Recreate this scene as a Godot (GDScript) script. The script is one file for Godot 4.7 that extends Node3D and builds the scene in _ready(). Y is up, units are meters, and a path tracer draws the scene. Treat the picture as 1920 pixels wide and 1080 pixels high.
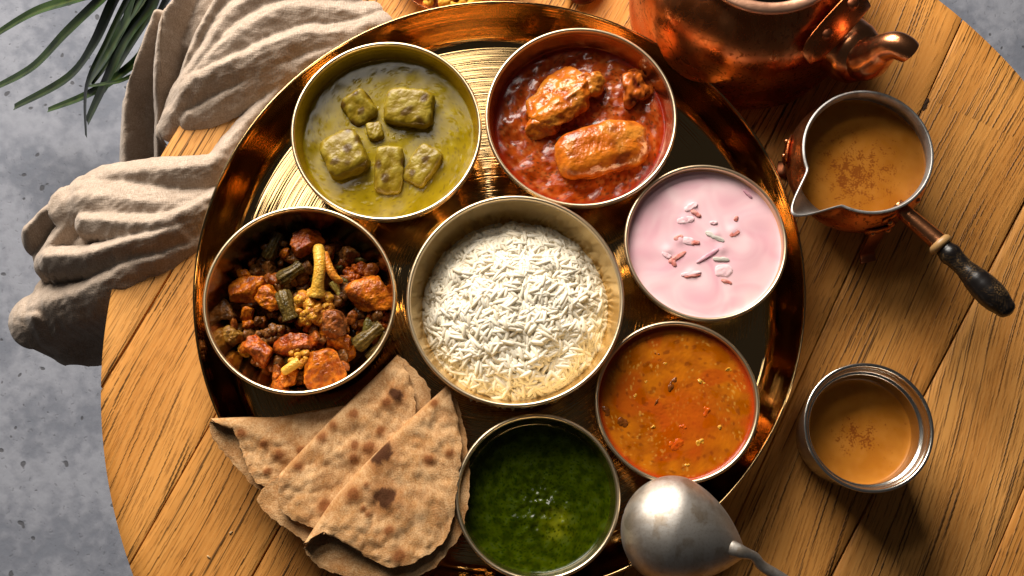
extends Node3D
# A brass thali with seven bowls, chapatis, copper ware and a linen napkin on a round oak table, seen from above.

var noise := FastNoiseLite.new()
var rng := RandomNumberGenerator.new()
var names := {}
var M := {}
const TRAY := Vector3(-.0076, 0, .0032)
const FLOOR_Y := -.40

func _ready():
	# ---- camera
	var cam := Camera3D.new()
	cam.name = "camera"
	cam.fov = 28.0
	cam.near = 0.02
	cam.far = 20.0
	cam.transform = Transform3D(Basis(Vector3(1, 0, 0), deg_to_rad(-76.0)), Vector3(0, .718, .179))
	add_child(cam)
	# ---- room darkness and exposure
	var we := WorldEnvironment.new()
	we.name = "environment"
	var env := Environment.new()
	env.background_mode = Environment.BG_COLOR
	env.background_color = lin(.030, .029, .029)
	env.tonemap_mode = Environment.TONE_MAPPER_LINEAR
	env.tonemap_exposure = .88
	env.sdfgi_enabled = true
	env.ssao_enabled = true
	env.ssil_enabled = true
	we.environment = env
	add_child(we)
	# ---- the window behind the table that lights it, and a soft panel overhead that shines in the brass
	lamp("window_light", Vector3(-.44, .74, -1.08), Vector2(.95, .80), 6.7, Color(1.0, .965, .92))
	lamp("overhead_light", Vector3(-.27, 1.2, -.57), Vector2(.50, .14), .20, Color(1.0, .98, .95))
	rng.seed = 11
	noise.noise_type = FastNoiseLite.TYPE_SIMPLEX
	noise.frequency = 1.0
	noise.fractal_type = FastNoiseLite.FRACTAL_NONE
	materials()
	build_setting()
	build_cloth()
	build_tray_and_bowls()
	build_paneer()
	build_chicken()
	build_vegetables()
	build_rice()
	build_raita()
	build_dal()
	build_spinach()
	build_chapatis()
	build_kettle()
	build_pan()
	build_cup()
	build_ladle()
	build_back_things()
	build_palm()
	build_crumbs()

func lamp(called: String, at: Vector3, size: Vector2, energy: float, c: Color) -> void:
	var l := AreaLight3D.new()
	l.name = called
	l.area_size = size
	l.light_energy = energy
	l.light_color = c
	l.shadow_enabled = true
	l.area_range = 8.0
	l.transform = Transform3D(Basis(), at).looking_at(Vector3(0, 0, 0), Vector3(0, 1, 0))
	add_child(l)

# =================================================================== helpers
func lin(r: float, g: float, b: float) -> Color:
	return Color(r, g, b).linear_to_srgb()

func n3(p: Vector3, f: float) -> float:
	return noise.get_noise_3d(p.x * f, p.y * f, p.z * f)

func fbm(p: Vector3, f: float) -> float:
	return n3(p, f) * .55 + n3(p + Vector3(7.1, 3.3, 1.7), f * 2.1) * .3 + n3(p + Vector3(2.9, 8.8, 4.1), f * 4.3) * .15

func numbered(called: String) -> String:
	var k: int = names.get(called, 0)
	names[called] = k + 1
	return called if k == 0 else "%s_%03d" % [called, k]

func tag(o: Node3D, label := "", category := "", group := "", kind := "") -> Node3D:
	if label: o.set_meta("label", label)
	if category: o.set_meta("category", category)
	if group: o.set_meta("group", group)
	if kind: o.set_meta("kind", kind)
	return o

func thing(called: String, at: Vector3, label: String, category: String, group := "") -> Node3D:
	var o := Node3D.new()
	o.name = numbered(called)
	o.position = at
	add_child(o)
	tag(o, label, category, group)
	return o

# puts a mesh given in world positions under a parent whose origin is elsewhere
func part(called: String, mesh: Mesh, mat: Material, parent: Node3D = null) -> MeshInstance3D:
	var o := MeshInstance3D.new()
	o.mesh = mesh
	o.material_override = mat
	if parent == null:
		o.name = numbered(called)
		add_child(o)
	else:
		o.name = called
		parent.add_child(o, true)
		o.position = -origin_of(parent)
	return o

func origin_of(n: Node3D) -> Vector3:
	var p := Vector3.ZERO
	var k: Node = n
	while k != self:
		p += (k as Node3D).position
		k = k.get_parent()
	return p

func start() -> SurfaceTool:
	var st := SurfaceTool.new()
	st.begin(Mesh.PRIMITIVE_TRIANGLES)
	st.set_smooth_group(0)
	return st

func done(st: SurfaceTool) -> ArrayMesh:
	st.generate_normals()
	return st.commit()

# a sheet of nu x nv cells through f(u, v); front faces look to -(du x dv)
func add_grid(st: SurfaceTool, nu: int, nv: int, f: Callable, cf = null, us := 1.0, vs := 1.0) -> void:
	var P := PackedVector3Array()
	var C := PackedColorArray()
	for j in nv + 1:
		for i in nu + 1:
			var p: Vector3 = f.call(float(i) / nu, float(j) / nv)
			P.append(p)
			if cf != null:
				C.append(cf.call(float(i) / nu, float(j) / nv, p))
	var w := nu + 1
	for j in nv:
		for i in nu:
			for k in [j * w + i, j * w + i + 1, (j + 1) * w + i, j * w + i + 1, (j + 1) * w + i + 1, (j + 1) * w + i]:
				if cf != null:
					st.set_color(C[k])
				st.set_uv(Vector2(us * float(k % w) / nu, vs * float(k / w) / nv))
				st.add_vertex(P[k])

func smooth_line(pts: Array, per: int) -> Array:
	var out := []
	for i in pts.size() - 1:
		var a = pts[maxi(i - 1, 0)]
		var b = pts[i]
		var c = pts[i + 1]
		var d = pts[mini(i + 2, pts.size() - 1)]
		for k in per:
			out.append(b.cubic_interpolate(c, a, d, float(k) / per))
	out.append(pts[-1])
	return out

# a turned shape; the profile runs from the outside's foot up, over the lip and down inside
func add_lathe(st: SurfaceTool, prof: Array, c: Vector3, segs := 96, wob = null) -> void:
	var L := [0.0]
	for i in range(1, prof.size()):
		L.append(L[-1] + (prof[i] as Vector2).distance_to(prof[i - 1]))
	var n := prof.size()
	var P := PackedVector3Array()
	for j in n:
		for i in segs:
			var a := TAU * i / segs
			var p := Vector3(prof[j].x * cos(a), prof[j].y, prof[j].x * sin(a))
			if wob != null:
				p = wob.call(p, a)
			P.append(p + c)
	for j in n - 1:
		for i in segs:
			var q := [[i, j], [i + 1, j], [i, j + 1], [i + 1, j], [i + 1, j + 1], [i, j + 1]]
			for k in q:
				st.set_uv(Vector2(float(k[0]) / segs, L[k[1]] * 20.0))
				st.add_vertex(P[k[1] * segs + k[0] % segs])

func lathe(prof: Array, c: Vector3, segs := 96, wob = null) -> ArrayMesh:
	var st := start()
	add_lathe(st, prof, c, segs, wob)
	return done(st)

# a round bar along points; r is one radius per point; ridge makes it ribbed, flat squashes it
func add_tube(st: SurfaceTool, pts: Array, rad: Array, segs := 14, caps := true, ribs := 0, ridge := 0.0, cf = null, flat := 1.0, upv := Vector3.UP) -> void:
	var n := pts.size()
	var rings := []
	for i in n:
		var t: Vector3 = (pts[mini(i + 1, n - 1)] - pts[maxi(i - 1, 0)]).normalized()
		var s := t.cross(upv)
		s = s.normalized() if s.length() > .05 else t.cross(Vector3.RIGHT).normalized()
		var u := s.cross(t).normalized()
		var ring := PackedVector3Array()
		for k in segs:
			var a := TAU * k / segs
			var r: float = rad[i] * (1.0 + ridge * cos(a * ribs))
			ring.append(pts[i] + s * cos(a) * r + u * sin(a) * r * flat)
		rings.append(ring)
	for i in n - 1:
		for k in segs:
			var k2 := (k + 1) % segs
			for q in [[i, k], [i + 1, k], [i, k2], [i, k2], [i + 1, k], [i + 1, k2]]:
				var p: Vector3 = rings[q[0]][q[1]]
				if cf != null:
					st.set_color(cf.call(p))
				st.set_uv(Vector2(float(q[1]) / segs, float(q[0]) / n))
				st.add_vertex(p)
	if caps:
		for e in [0, n - 1]:
			for k in segs:
				var tri := [pts[e], rings[e][(k + 1) % segs], rings[e][k]]
				if e == 0:
					tri = [pts[e], rings[e][k], rings[e][(k + 1) % segs]]
				for p in tri:
					if cf != null:
						st.set_color(cf.call(p))
					st.set_uv(Vector2.ZERO)
					st.add_vertex(p)

func tube(pts: Array, rad: Array, segs := 14, ribs := 0, ridge := 0.0, cf = null, flat := 1.0) -> ArrayMesh:
	var st := start()
	add_tube(st, pts, rad, segs, true, ribs, ridge, cf, flat)
	return done(st)

# a lump: superellipsoid of half sizes h (power p: 2 round, 6 boxy), roughened; its colours from cf(p, bump, dir)
func add_lump(st: SurfaceTool, c: Vector3, h: Vector3, b: Basis, p: float, amp: float, freq: float, cf, res := 9, cuts := 0) -> void:
	var planes := []
	for k in cuts:
		planes.append([Vector3(rng.randf_range(-1, 1), rng.randf_range(-1, 1), rng.randf_range(-1, 1)).normalized(), rng.randf_range(.55, .92)])
	var off := Vector3(rng.randf() * 50, rng.randf() * 50, rng.randf() * 50)
	var faces := [[Vector3.RIGHT, Vector3.UP], [Vector3.UP, Vector3.RIGHT], [Vector3.UP, Vector3.BACK], [Vector3.BACK, Vector3.UP], [Vector3.BACK, Vector3.RIGHT], [Vector3.RIGHT, Vector3.BACK]]
	for f in faces:
		var ax: Vector3 = f[0]
		var ay: Vector3 = f[1]
		var az := ay.cross(ax)
		var P := PackedVector3Array()
		var C := PackedColorArray()
		for j in res + 1:
			for i in res + 1:
				var s := tan((float(i) / res - .5) * PI / 2)
				var t := tan((float(j) / res - .5) * PI / 2)
				var d := (ax * s + ay * t - az).normalized()
				var q := pow(pow(absf(d.x), p) + pow(absf(d.y), p) + pow(absf(d.z), p), -1.0 / p)
				for pl in planes:
					var dn: float = d.dot(pl[0])
					if dn > .05:
						q = minf(q, pl[1] / dn)
				var lp := d * q * h
				var bump := fbm(lp + off, freq)
				var wp := c + b * (lp + d * (bump * amp))
				P.append(wp)
				C.append(cf.call(lp + off, bump, b * d))
		var w := res + 1
		for j in res:
			for i in res:
				for k in [j * w + i, j * w + i + 1, (j + 1) * w + i, j * w + i + 1, (j + 1) * w + i + 1, (j + 1) * w + i]:
					st.set_color(C[k])
					st.add_vertex(P[k])

func lump(c: Vector3, h: Vector3, b: Basis, p: float, amp: float, freq: float, cf, res := 9, cuts := 0) -> ArrayMesh:
	var st := start()
	add_lump(st, c, h, b, p, amp, freq, cf, res, cuts)
	return done(st)

func rot(yaw: float, pitch := 0.0, roll := 0.0) -> Basis:
	return Basis.from_euler(Vector3(deg_to_rad(pitch), deg_to_rad(yaw), deg_to_rad(roll)))

# the surface of a liquid or a sauce filling a round vessel
func pool(c: Vector3, r: float, hf: Callable, cf: Callable, rings := 64, segs := 200) -> ArrayMesh:
	var st := start()
	add_grid(st, segs, rings, func(u, v):
		var a: float = TAU * fmod(u, 1.0)
		var q = Vector3(cos(a), 0, sin(a)) * r * (1.0 - v * .9999)
		q += c
		q.y += hf.call(q) as float
		q.y += .0011 * exp(-v * r / .0011)
		return q, func(_u, _v, p): return cf.call(p))
	return done(st)

func mixc(a: Color, b: Color, t: float) -> Color:
	return a.lerp(b, clampf(t, 0, 1))

func bytes(f: float, w: int, h: int, sd: int, fw: int, fh: int, oct := 1) -> PackedByteArray:
	var g := FastNoiseLite.new()
	g.seed = sd
	g.noise_type = FastNoiseLite.TYPE_SIMPLEX
	g.frequency = f
	g.fractal_type = FastNoiseLite.FRACTAL_FBM if oct > 1 else FastNoiseLite.FRACTAL_NONE
	g.fractal_octaves = oct
	var im := g.get_seamless_image(w, h)
	im.convert(Image.FORMAT_L8)
	if w != fw or h != fh:
		im.resize(fw, fh, Image.INTERPOLATE_CUBIC)
	return im.get_data()

func tex(data: PackedByteArray, w: int, h: int, fmt: int) -> ImageTexture:
	return ImageTexture.create_from_image(Image.create_from_data(w, h, false, fmt, data))

func put_rgb(o: PackedByteArray, i: int, c: Color) -> void:
	var s := c.linear_to_srgb()
	o[i * 3] = int(clampf(s.r, 0, 1) * 255)
	o[i * 3 + 1] = int(clampf(s.g, 0, 1) * 255)
	o[i * 3 + 2] = int(clampf(s.b, 0, 1) * 255)

# =================================================================== materials
func mat(c: Color, rough: float, metal := 0.0) -> StandardMaterial3D:
	var m := StandardMaterial3D.new()
	m.albedo_color = c
	m.roughness = rough
	m.metallic = metal
	return m

func vmat(rough: float, spec := .5) -> StandardMaterial3D:
	var m := mat(Color.WHITE, rough)
	m.vertex_color_use_as_albedo = true
	m.metallic_specular = spec
	return m

func bumped(m: StandardMaterial3D, t: Texture2D, cm: float) -> void:
	m.heightmap_enabled = true
	m.heightmap_texture = t
	m.heightmap_scale = cm

func materials() -> void:
	wood_material()
	concrete_material()
	linen_material()
	# turned metal: fine rings that run round the piece, a few scratches across them
	var a := bytes(.03, 16, 512, 3, 512, 512)
	var b := bytes(.09, 32, 512, 4, 512, 512)
	var s := bytes(.012, 512, 512, 5, 512, 512, 4)
	var o := PackedByteArray()
	o.resize(512 * 512)
	for i in 512 * 512:
		o[i] = clampi(int(a[i] * .62 + b[i] * .2 + s[i] * .18), 0, 255)
	var rings := tex(o, 512, 512, Image.FORMAT_L8)
	var smudge := tex(bytes(.008, 512, 512, 6, 512, 512, 5), 512, 512, Image.FORMAT_L8)
	var brass := mat(lin(.58, .375, .165), .05, 1.0)
	bumped(brass, rings, .0085)
	brass.uv1_scale = Vector3(1, 2.2, 1)
	M.tray = brass
	for d in [["bowl", lin(.80, .62, .34), .2], ["bowl_pale", lin(.84, .63, .31), .24], ["bowl_red", lin(.78, .50, .26), .22], ["bowl_dark", lin(.62, .46, .24), .16], ["steel", lin(.62, .58, .52), .24]]:
		var m := mat(d[1], d[2], 1.0)
		bumped(m, rings, .0016)
		m.uv1_scale = Vector3(1, 1.3, 1)
		M[d[0]] = m
	M.lip = mat(lin(.88, .68, .42), .32, 1.0)
	M.lip_dark = mat(lin(.66, .52, .34), .36, 1.0)
	# worn copper: dark spots and dull bloom
	var big := bytes(.006, 512, 512, 21, 512, 512, 4)
	var spot := bytes(.05, 512, 512, 22, 512, 512, 3)
	var cc := PackedByteArray()
	cc.resize(512 * 512 * 3)
	var cr := PackedByteArray()
	cr.resize(512 * 512)
	for i in 512 * 512:
		var t := big[i] / 255.0
		var k := smoothstep(.66, .78, spot[i] / 255.0) * smoothstep(.25, .7, t)
		var c := mixc(Color(.52, .135, .036), Color(.68, .26, .10), smoothstep(.3, .75, t))
		c = mixc(c, Color(.06, .025, .012), k * .85)
		put_rgb(cc, i, c)
		cr[i] = clampi(int((.19 + .20 * t + .3 * k) * 255), 0, 255)
	var cu := mat(Color.WHITE, 1.0, 1.0)
	cu.albedo_texture = tex(cc, 512, 512, Image.FORMAT_RGB8)
	cu.roughness_texture = tex(cr, 512, 512, Image.FORMAT_L8)
	cu.uv1_triplanar = true
	cu.uv1_scale = Vector3.ONE * 8.0
	bumped(cu, smudge, .03)
	M.copper = cu
	var cb := mat(lin(.66, .27, .12), .27, 1.0)
	cb.uv1_triplanar = true
	cb.uv1_scale = Vector3.ONE * 14.0
	bumped(cb, smudge, .02)
	M.copper_bright = cb
	var cw := mat(lin(.72, .40, .26), .5, 1.0)
	cw.uv1_triplanar = true
	cw.uv1_scale = Vector3.ONE * 14.0
	bumped(cw, smudge, .03)
	M.copper_worn = cw
	M.soot = mat(lin(.03, .02, .016), .8)
	M.copper_dark = mat(lin(.30, .10, .045), .42, 1.0)
	# tinned metal and old silver with brownish tarnish
	for d in [["tin", Color(.50, .49, .47), Color(.28, .27, .255), .55], ["silver", Color(.60, .56, .51), Color(.38, .30, .22), .48]]:
		var ti := PackedByteArray()
		ti.resize(512 * 512 * 3)
		for i in 512 * 512:
			var k := smoothstep(.52, .74, big[(i + 90000) % 262144] / 255.0) * .8 + smoothstep(.6, .8, spot[i] / 255.0) * .35
			put_rgb(ti, i, mixc(d[1], d[2], k))
		var m := mat(Color.WHITE, d[3], 1.0)
		m.albedo_texture = tex(ti, 512, 512, Image.FORMAT_RGB8)
		m.uv1_triplanar = true
		m.uv1_scale = Vector3.ONE * 16.0
		bumped(m, smudge, .012)
		M[d[0]] = m
	# black lacquered handle, paint worn off to the wood
	var fineb := bytes(.09, 512, 512, 64, 512, 512, 3)
	var hb := PackedByteArray()
	hb.resize(512 * 512 * 3)
	for i in 512 * 512:
		var k := smoothstep(.52, .75, fineb[i] / 255.0) * smoothstep(.50, .68, big[i] / 255.0)
		put_rgb(hb, i, mixc(Color(.007, .0055, .005), Color(.24, .14, .05), k * .55))
	var hm := mat(Color.WHITE, .3)
	hm.albedo_texture = tex(hb, 512, 512, Image.FORMAT_RGB8)
	hm.uv1_triplanar = true
	hm.uv1_scale = Vector3.ONE * 14.0
	M.handle = hm
	M.horn = mat(lin(.36, .21, .08), .4)
	M.sauce = vmat(.15, .3)
	M.wet = vmat(.36, .35)
	M.wet.uv1_triplanar = true
	M.wet.uv1_scale = Vector3.ONE * 14.0
	bumped(M.wet, smudge_fine(), .018)
	M.oily = vmat(.18, .38)
	M.meat = vmat(.26, .45)
	M.meat.uv1_triplanar = true
	M.meat.uv1_scale = Vector3.ONE * 9.0
	bumped(M.meat, smudge_fine(), .05)
	M.fried = vmat(.34, .36)
	M.fried.uv1_triplanar = true
	M.fried.uv1_scale = Vector3.ONE * 16.0
	bumped(M.fried, smudge_fine(), .05)
	M.milk = vmat(.4, .2)
	M.tea = vmat(.3, .25)
	M.bread = vmat(.85, .25)
	var sp1 := bytes(.16, 512, 512, 61, 512, 512, 3)
	var so := PackedByteArray()
	so.resize(512 * 512 * 3)
	for i in 512 * 512:
		var v := sp1[i] / 255.0
		put_rgb(so, i, mixc(Color(.76, .66, .54), Color(1, 1, 1), smoothstep(.22, .55, v)))
	M.bread.albedo_texture = tex(so, 512, 512, Image.FORMAT_RGB8)
	M.bread.uv1_triplanar = true
	M.bread.uv1_world_triplanar = true
	M.bread.uv1_scale = Vector3.ONE * 9.0
	bumped(M.bread, tex(sp1, 512, 512, Image.FORMAT_L8), .022)
	M.leaf = vmat(.38, .5)
	M.rice = vmat(.5, .4)
	M.rice.backlight_enabled = true
	M.rice.backlight = Color(.5, .45, .35)
	M.crumb = vmat(.7, .3)

func smudge_fine() -> ImageTexture:
	return tex(bytes(.05, 512, 512, 63, 512, 512, 3), 512, 512, Image.FORMAT_L8)

func wood_material() -> void:
	var W := 1024
	var H := 1024
	var tone := bytes(.006, W, 24, 31, W, H, 2)
	var fine := bytes(.14, W, 30, 32, W, H)
	var pore := bytes(.34, W, 84, 33, W, H, 2)
	var crack := bytes(.17, W, 26, 34, W, H, 2)
	var wx := bytes(.012, 128, 128, 35, W, H, 2)
	var fleck := bytes(.3, W, 512, 36, W, H)
	var col := PackedByteArray()
	col.resize(W * H * 3)
	var hgt := PackedByteArray()
	hgt.resize(W * H)
	for y in H:
		var row := y * W
		for x in W:
			var i := row + x
			var s := row + ((x + (wx[i] - 128) / 4) & 1023)
			var t := tone[s] / 255.0
			var f := fine[s] / 255.0
			var p := smoothstep(.60, .78, pore[s] / 255.0)
			var k := smoothstep(.77, .85, crack[s] / 255.0)
			var c := Color(.59, .277, .072).lerp(Color(.42, .168, .034), clampf(t * .75 + f * .5 - .22, 0, 1))
			c = c.lerp(Color(.56, .30, .10), clampf((fleck[i] / 255.0 - .55) * .7, 0, .35))
			c = c.lerp(Color(.13, .050, .012), p * .50)
			c = c.lerp(Color(.022, .012, .007), k * .82)
			put_rgb(col, i, c)
			hgt[i] = clampi(int(190 + f * 40 - p * 70 - k * 170), 0, 255)
	var ct := tex(col, W, H, Image.FORMAT_RGB8)
	var ht := tex(hgt, W, H, Image.FORMAT_L8)
	M.wood = []
	for tint in [lin(1, 1, 1), lin(.95, .91, .82), lin(1.0, .96, .88), lin(.93, .88, .78)]:
		var m := mat(tint, .5)
		m.albedo_texture = ct
		m.metallic_specular = .25
		bumped(m, ht, .05)
		M.wood.append(m)
	M.wood_dark = mat(lin(.10, .05, .02), .7)

func concrete_material() -> void:
	var W := 1024
	var big := bytes(.004, W, W, 41, W, W, 4)
	var mid := bytes(.03, W, W, 42, W, W, 4)
	var pit := bytes(.022, W, W, 43, W, W, 2)
	var pin := bytes(.07, W, W, 44, W, W)
	var col := PackedByteArray()
	col.resize(W * W * 3)
	var hgt := PackedByteArray()
	hgt.resize(W * W)
	for i in W * W:
		var t := big[i] / 255.0 * .6 + mid[i] / 255.0 * .4
		var k := maxf(smoothstep(.905, .94, pit[i] / 255.0), smoothstep(.92, .98, pin[i] / 255.0) * .35)
		var c := mixc(Color(.135, .145, .175), Color(.215, .225, .260), smoothstep(.25, .75, t))
		c = mixc(c, Color(.05, .05, .055), k * .8)
		put_rgb(col, i, c)
		hgt[i] = clampi(int(150 + mid[i] * .35 - k * 120), 0, 255)
	var m := mat(Color.WHITE, .8)
	m.albedo_texture = tex(col, W, W, Image.FORMAT_RGB8)
	m.metallic_specular = .3
	m.uv1_triplanar = true
	m.uv1_scale = Vector3.ONE * 1.7
	bumped(m, tex(hgt, W, W, Image.FORMAT_L8), .12)
	M.concrete = m

func linen_material() -> void:
	var W := 512
	var warp := bytes(.22, W, 96, 51, W, W)
	var weft := bytes(.22, 96, W, 52, W, W)
	var blot := bytes(.012, W, W, 53, W, W, 3)
	var col := PackedByteArray()
	col.resize(W * W * 3)
	var hgt := PackedByteArray()
	hgt.resize(W * W)
	for y in W:
		for x in W:
			var i := y * W + x
			var over := ((x / 4) + (y / 4)) & 1
			var h := (.5 + .5 * sin(x * TAU / 8.0)) * .5 + (.5 + .5 * sin(y * TAU / 8.0)) * .5
			var t := (warp[i] if over == 0 else weft[i]) / 255.0
			var c := mixc(Color(.285, .216, .165), Color(.50, .41, .33), (t - .5) * 1.3 + .3 + (blot[i] / 255.0 - .5) * .5)
			put_rgb(col, i, c)
			hgt[i] = clampi(int(h * 130 + t * 120), 0, 255)
	var m := mat(Color.WHITE, .95)
	m.albedo_texture = tex(col, W, W, Image.FORMAT_RGB8)
	m.metallic_specular = .15
	m.uv1_triplanar = true
	m.uv1_scale = Vector3.ONE * 9.0
	m.rim_enabled = true
	m.rim = .3
	bumped(m, tex(hgt, W, W, Image.FORMAT_L8), .03)
	M.linen = m
	M.thread = mat(lin(.30, .22, .16), .9)

# =================================================================== floor and table
func build_setting() -> void:
	var pm := PlaneMesh.new()
	pm.size = Vector2(6, 6)
	var fl := part("floor", pm, M.concrete)
	fl.position.y = FLOOR_Y
	tag(fl, "blue grey pitted concrete floor far below the round table", "", "", "structure")
	# the round table: planks laid side by side, cut to a circle
	var tc := Vector3(.0708, 0, .0415)
	var R := .3296
	var t := thing("round_table", tc, "round oak table top of side by side planks holding the brass tray", "table")
	var d := Vector3(.452, 0, -.892).normalized()
	var n := Vector3(-d.z, 0, d.x)
	var cuts := [-R, -.2818, -.210, -.138, -.057, .024, .1063, .1755, .255, R]
	var slopes := [0.0, .004, .0, .012, .0, .0, .0, .070, .02, 0.0]   # some joints run a little askew
	var gaps := [0.0, .0009, .0001, .0007, .0001, .0001, .0003, .0010, .0002, 0.0]
	for k in cuts.size() - 1:
		var st := start()
		var a: float = cuts[k]
		var b: float = cuts[k + 1]
		var off := Vector2(rng.randf(), rng.randf())
		var ns := [a, a + .0003, a + .0008]
		for q in range(1, 14):
			ns.append(lerpf(a + .0008, b - .0008, q / 14.0))
		ns.append_array([b - .0008, b - .0003, b])
		if k == 0:
			ns[0] = a + .0002
		if k == cuts.size() - 2:
			ns[-1] = b - .0002
		var nn := ns.size()
		var ts := [-1.0, -1.0, -.998]
		for q in range(1, 30):
			ts.append(-.998 + 1.996 * q / 30.0)
		ts.append_array([.998, 1.0, 1.0])
		add_grid(st, nn - 1, ts.size() - 1, func(u, v):
			var i := int(round(u * (nn - 1)))
			var j := int(round(v * (ts.size() - 1)))
			var x: float = ns[i]
			var along: float = sqrt(maxf(R * R - x * x, 0.0)) * ts[j]
			x += lerpf(slopes[k], slopes[k + 1], (x - a) / (b - a)) * along
			if i == 0 or i == nn - 1:
				x += n3(Vector3(along, k + signf(i), 0), 30) * .0004
			x = lerpf(x, x + gaps[k] * .5, clampf(1.0 - i / 3.0, 0, 1)) - gaps[k + 1] * .5 * clampf(1.0 - (nn - 1 - i) / 3.0, 0, 1)
			var hw := sqrt(maxf(R * R - x * x, 0.0))
			var y := 0.0
			if i == 0 or i == nn - 1:
				y = -.022
				pass
			elif i == 1 or i == nn - 2:
				y = -.0003
			if j == 0 or j == ts.size() - 1:
				y = -.022
			elif j == 1 or j == ts.size() - 2:
				y = minf(y, -.0012)
			return tc + n * x + d * (hw * ts[j]) + Vector3(0, y, 0))
		var am := st.commit()
		# grain coordinates: across the plank, along the plank
		var arr := am.surface_get_arrays(0)
		var uv: PackedVector2Array = arr[Mesh.ARRAY_TEX_UV]
		var vs: PackedVector3Array = arr[Mesh.ARRAY_VERTEX]
		for i in vs.size():
			var q := vs[i] - tc
			uv[i] = Vector2((q.dot(n) + q.y) / .40, q.dot(d) / 1.0) + off
		arr[Mesh.ARRAY_TEX_UV] = uv
		var mesh := ArrayMesh.new()
		mesh.add_surface_from_arrays(Mesh.PRIMITIVE_TRIANGLES, arr)
		var s2 := SurfaceTool.new()
		s2.create_from(mesh, 0)
		s2.generate_normals()
		part("plank", s2.commit(), M.wood[[0, 2, 1, 3, 0, 2, 1, 0, 2][k]], t)
	for q in [[Vector3(.276, 0, -.1261), .0013, .0050], [Vector3(.2662, 0, -.1109), .0006, .0030]]:
		var b := Basis(n, Vector3.UP, -d)
		part("knot", lump(q[0], Vector3(q[1], .0003, q[2]), b, 2.4, .0006, 400, func(_p, u, _d): return mixc(Color(.020, .010, .005), Color(.05, .022, .009), .5 + u), 8), M.crumb, t)
	part("underside", lathe([Vector2(0, -.034), Vector2(.30, -.034), Vector2(R - .012, -.023), Vector2(R - .012, -.0215), Vector2(0, -.0215)], tc, 96), M.wood_dark, t)
	for k in 3:
		var a := TAU * k / 3.0 + .5
		var o := Vector3(cos(a), 0, sin(a))
		part("leg", tube([tc + o * .20 + Vector3(0, -.034, 0), tc + o * .25 + Vector3(0, FLOOR_Y, 0)], [.019, .013], 16), M.wood_dark, t)

# =================================================================== linen napkin
var ridges := []

func ridge(pts: Array, w0: float, w1: float, s: float) -> void:
	var q := smooth_line(pts, 3)
	var lo := Vector2(1e9, 1e9)
	var hi := -lo
	for p in q:
		lo = lo.min(Vector2(p.x, p.z))
		hi = hi.max(Vector2(p.x, p.z))
	var w := maxf(w0, w1)
	ridges.append([q, w0, w1, s, lo - Vector2(w, w), hi + Vector2(w, w)])

# x: height of the cloth there, y: how far inside its outline (under 0: outside)
func cloth_at(x: float, z: float) -> Vector2:
	var y := -1.0
	var g := -1.0
	var p := Vector2(x, z)
	for r in ridges:
		if x < r[4].x or z < r[4].y or x > r[5].x or z > r[5].y:
			continue
		var q: Array = r[0]
		var n := q.size() - 1
		var best := 1e9
		var top := 0.0
		var arc := 0.0
		var wside := 1.0
		for i in n:
			var a := Vector2(q[i].x, q[i].z)
			var ab := Vector2(q[i + 1].x, q[i + 1].z) - a
			var t := clampf((p - a).dot(ab) / ab.length_squared(), 0, 1)
			var e := p.distance_to(a + ab * t) / lerpf(r[1], r[2], (i + t) / n)
			if e < best:
				best = e
				arc = i + t
				wside = signf(ab.cross(p - a))
				top = lerpf(q[i].y, q[i + 1].y, t)
		if best < 1.0:
			g = maxf(g, 1.0 - best)
			var h: float = top - r[3] * (.72 * (sqrt(best * best + .03) - .1732) / .8417 + .28 * (1.0 - sqrt(1.0 - best * best))) + .0004 * n3(Vector3(best * 2.6 * wside, arc * .5, r[1] * 900), 1.0)
			if y < -.9:
				y = h
			else:
				var k := .0010
				var m := maxf(k - absf(y - h), 0.0) / k
				y = maxf(y, h) + m * m * k * .25
	if g < 0:
		return Vector2(y, g)
	var q3 := Vector3(x, 0, z)
	y += n3(q3, 48) * .0010 - absf(n3(q3 + Vector3(3, 1, 2), 62)) * .0010 + n3(q3 + Vector3(1, 1, 2), 190) * .0002 - absf(n3(Vector3(x * .5 + z, 4, z * .5 - x * .3), 120)) * .0007
	return Vector2(y, g)

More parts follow.
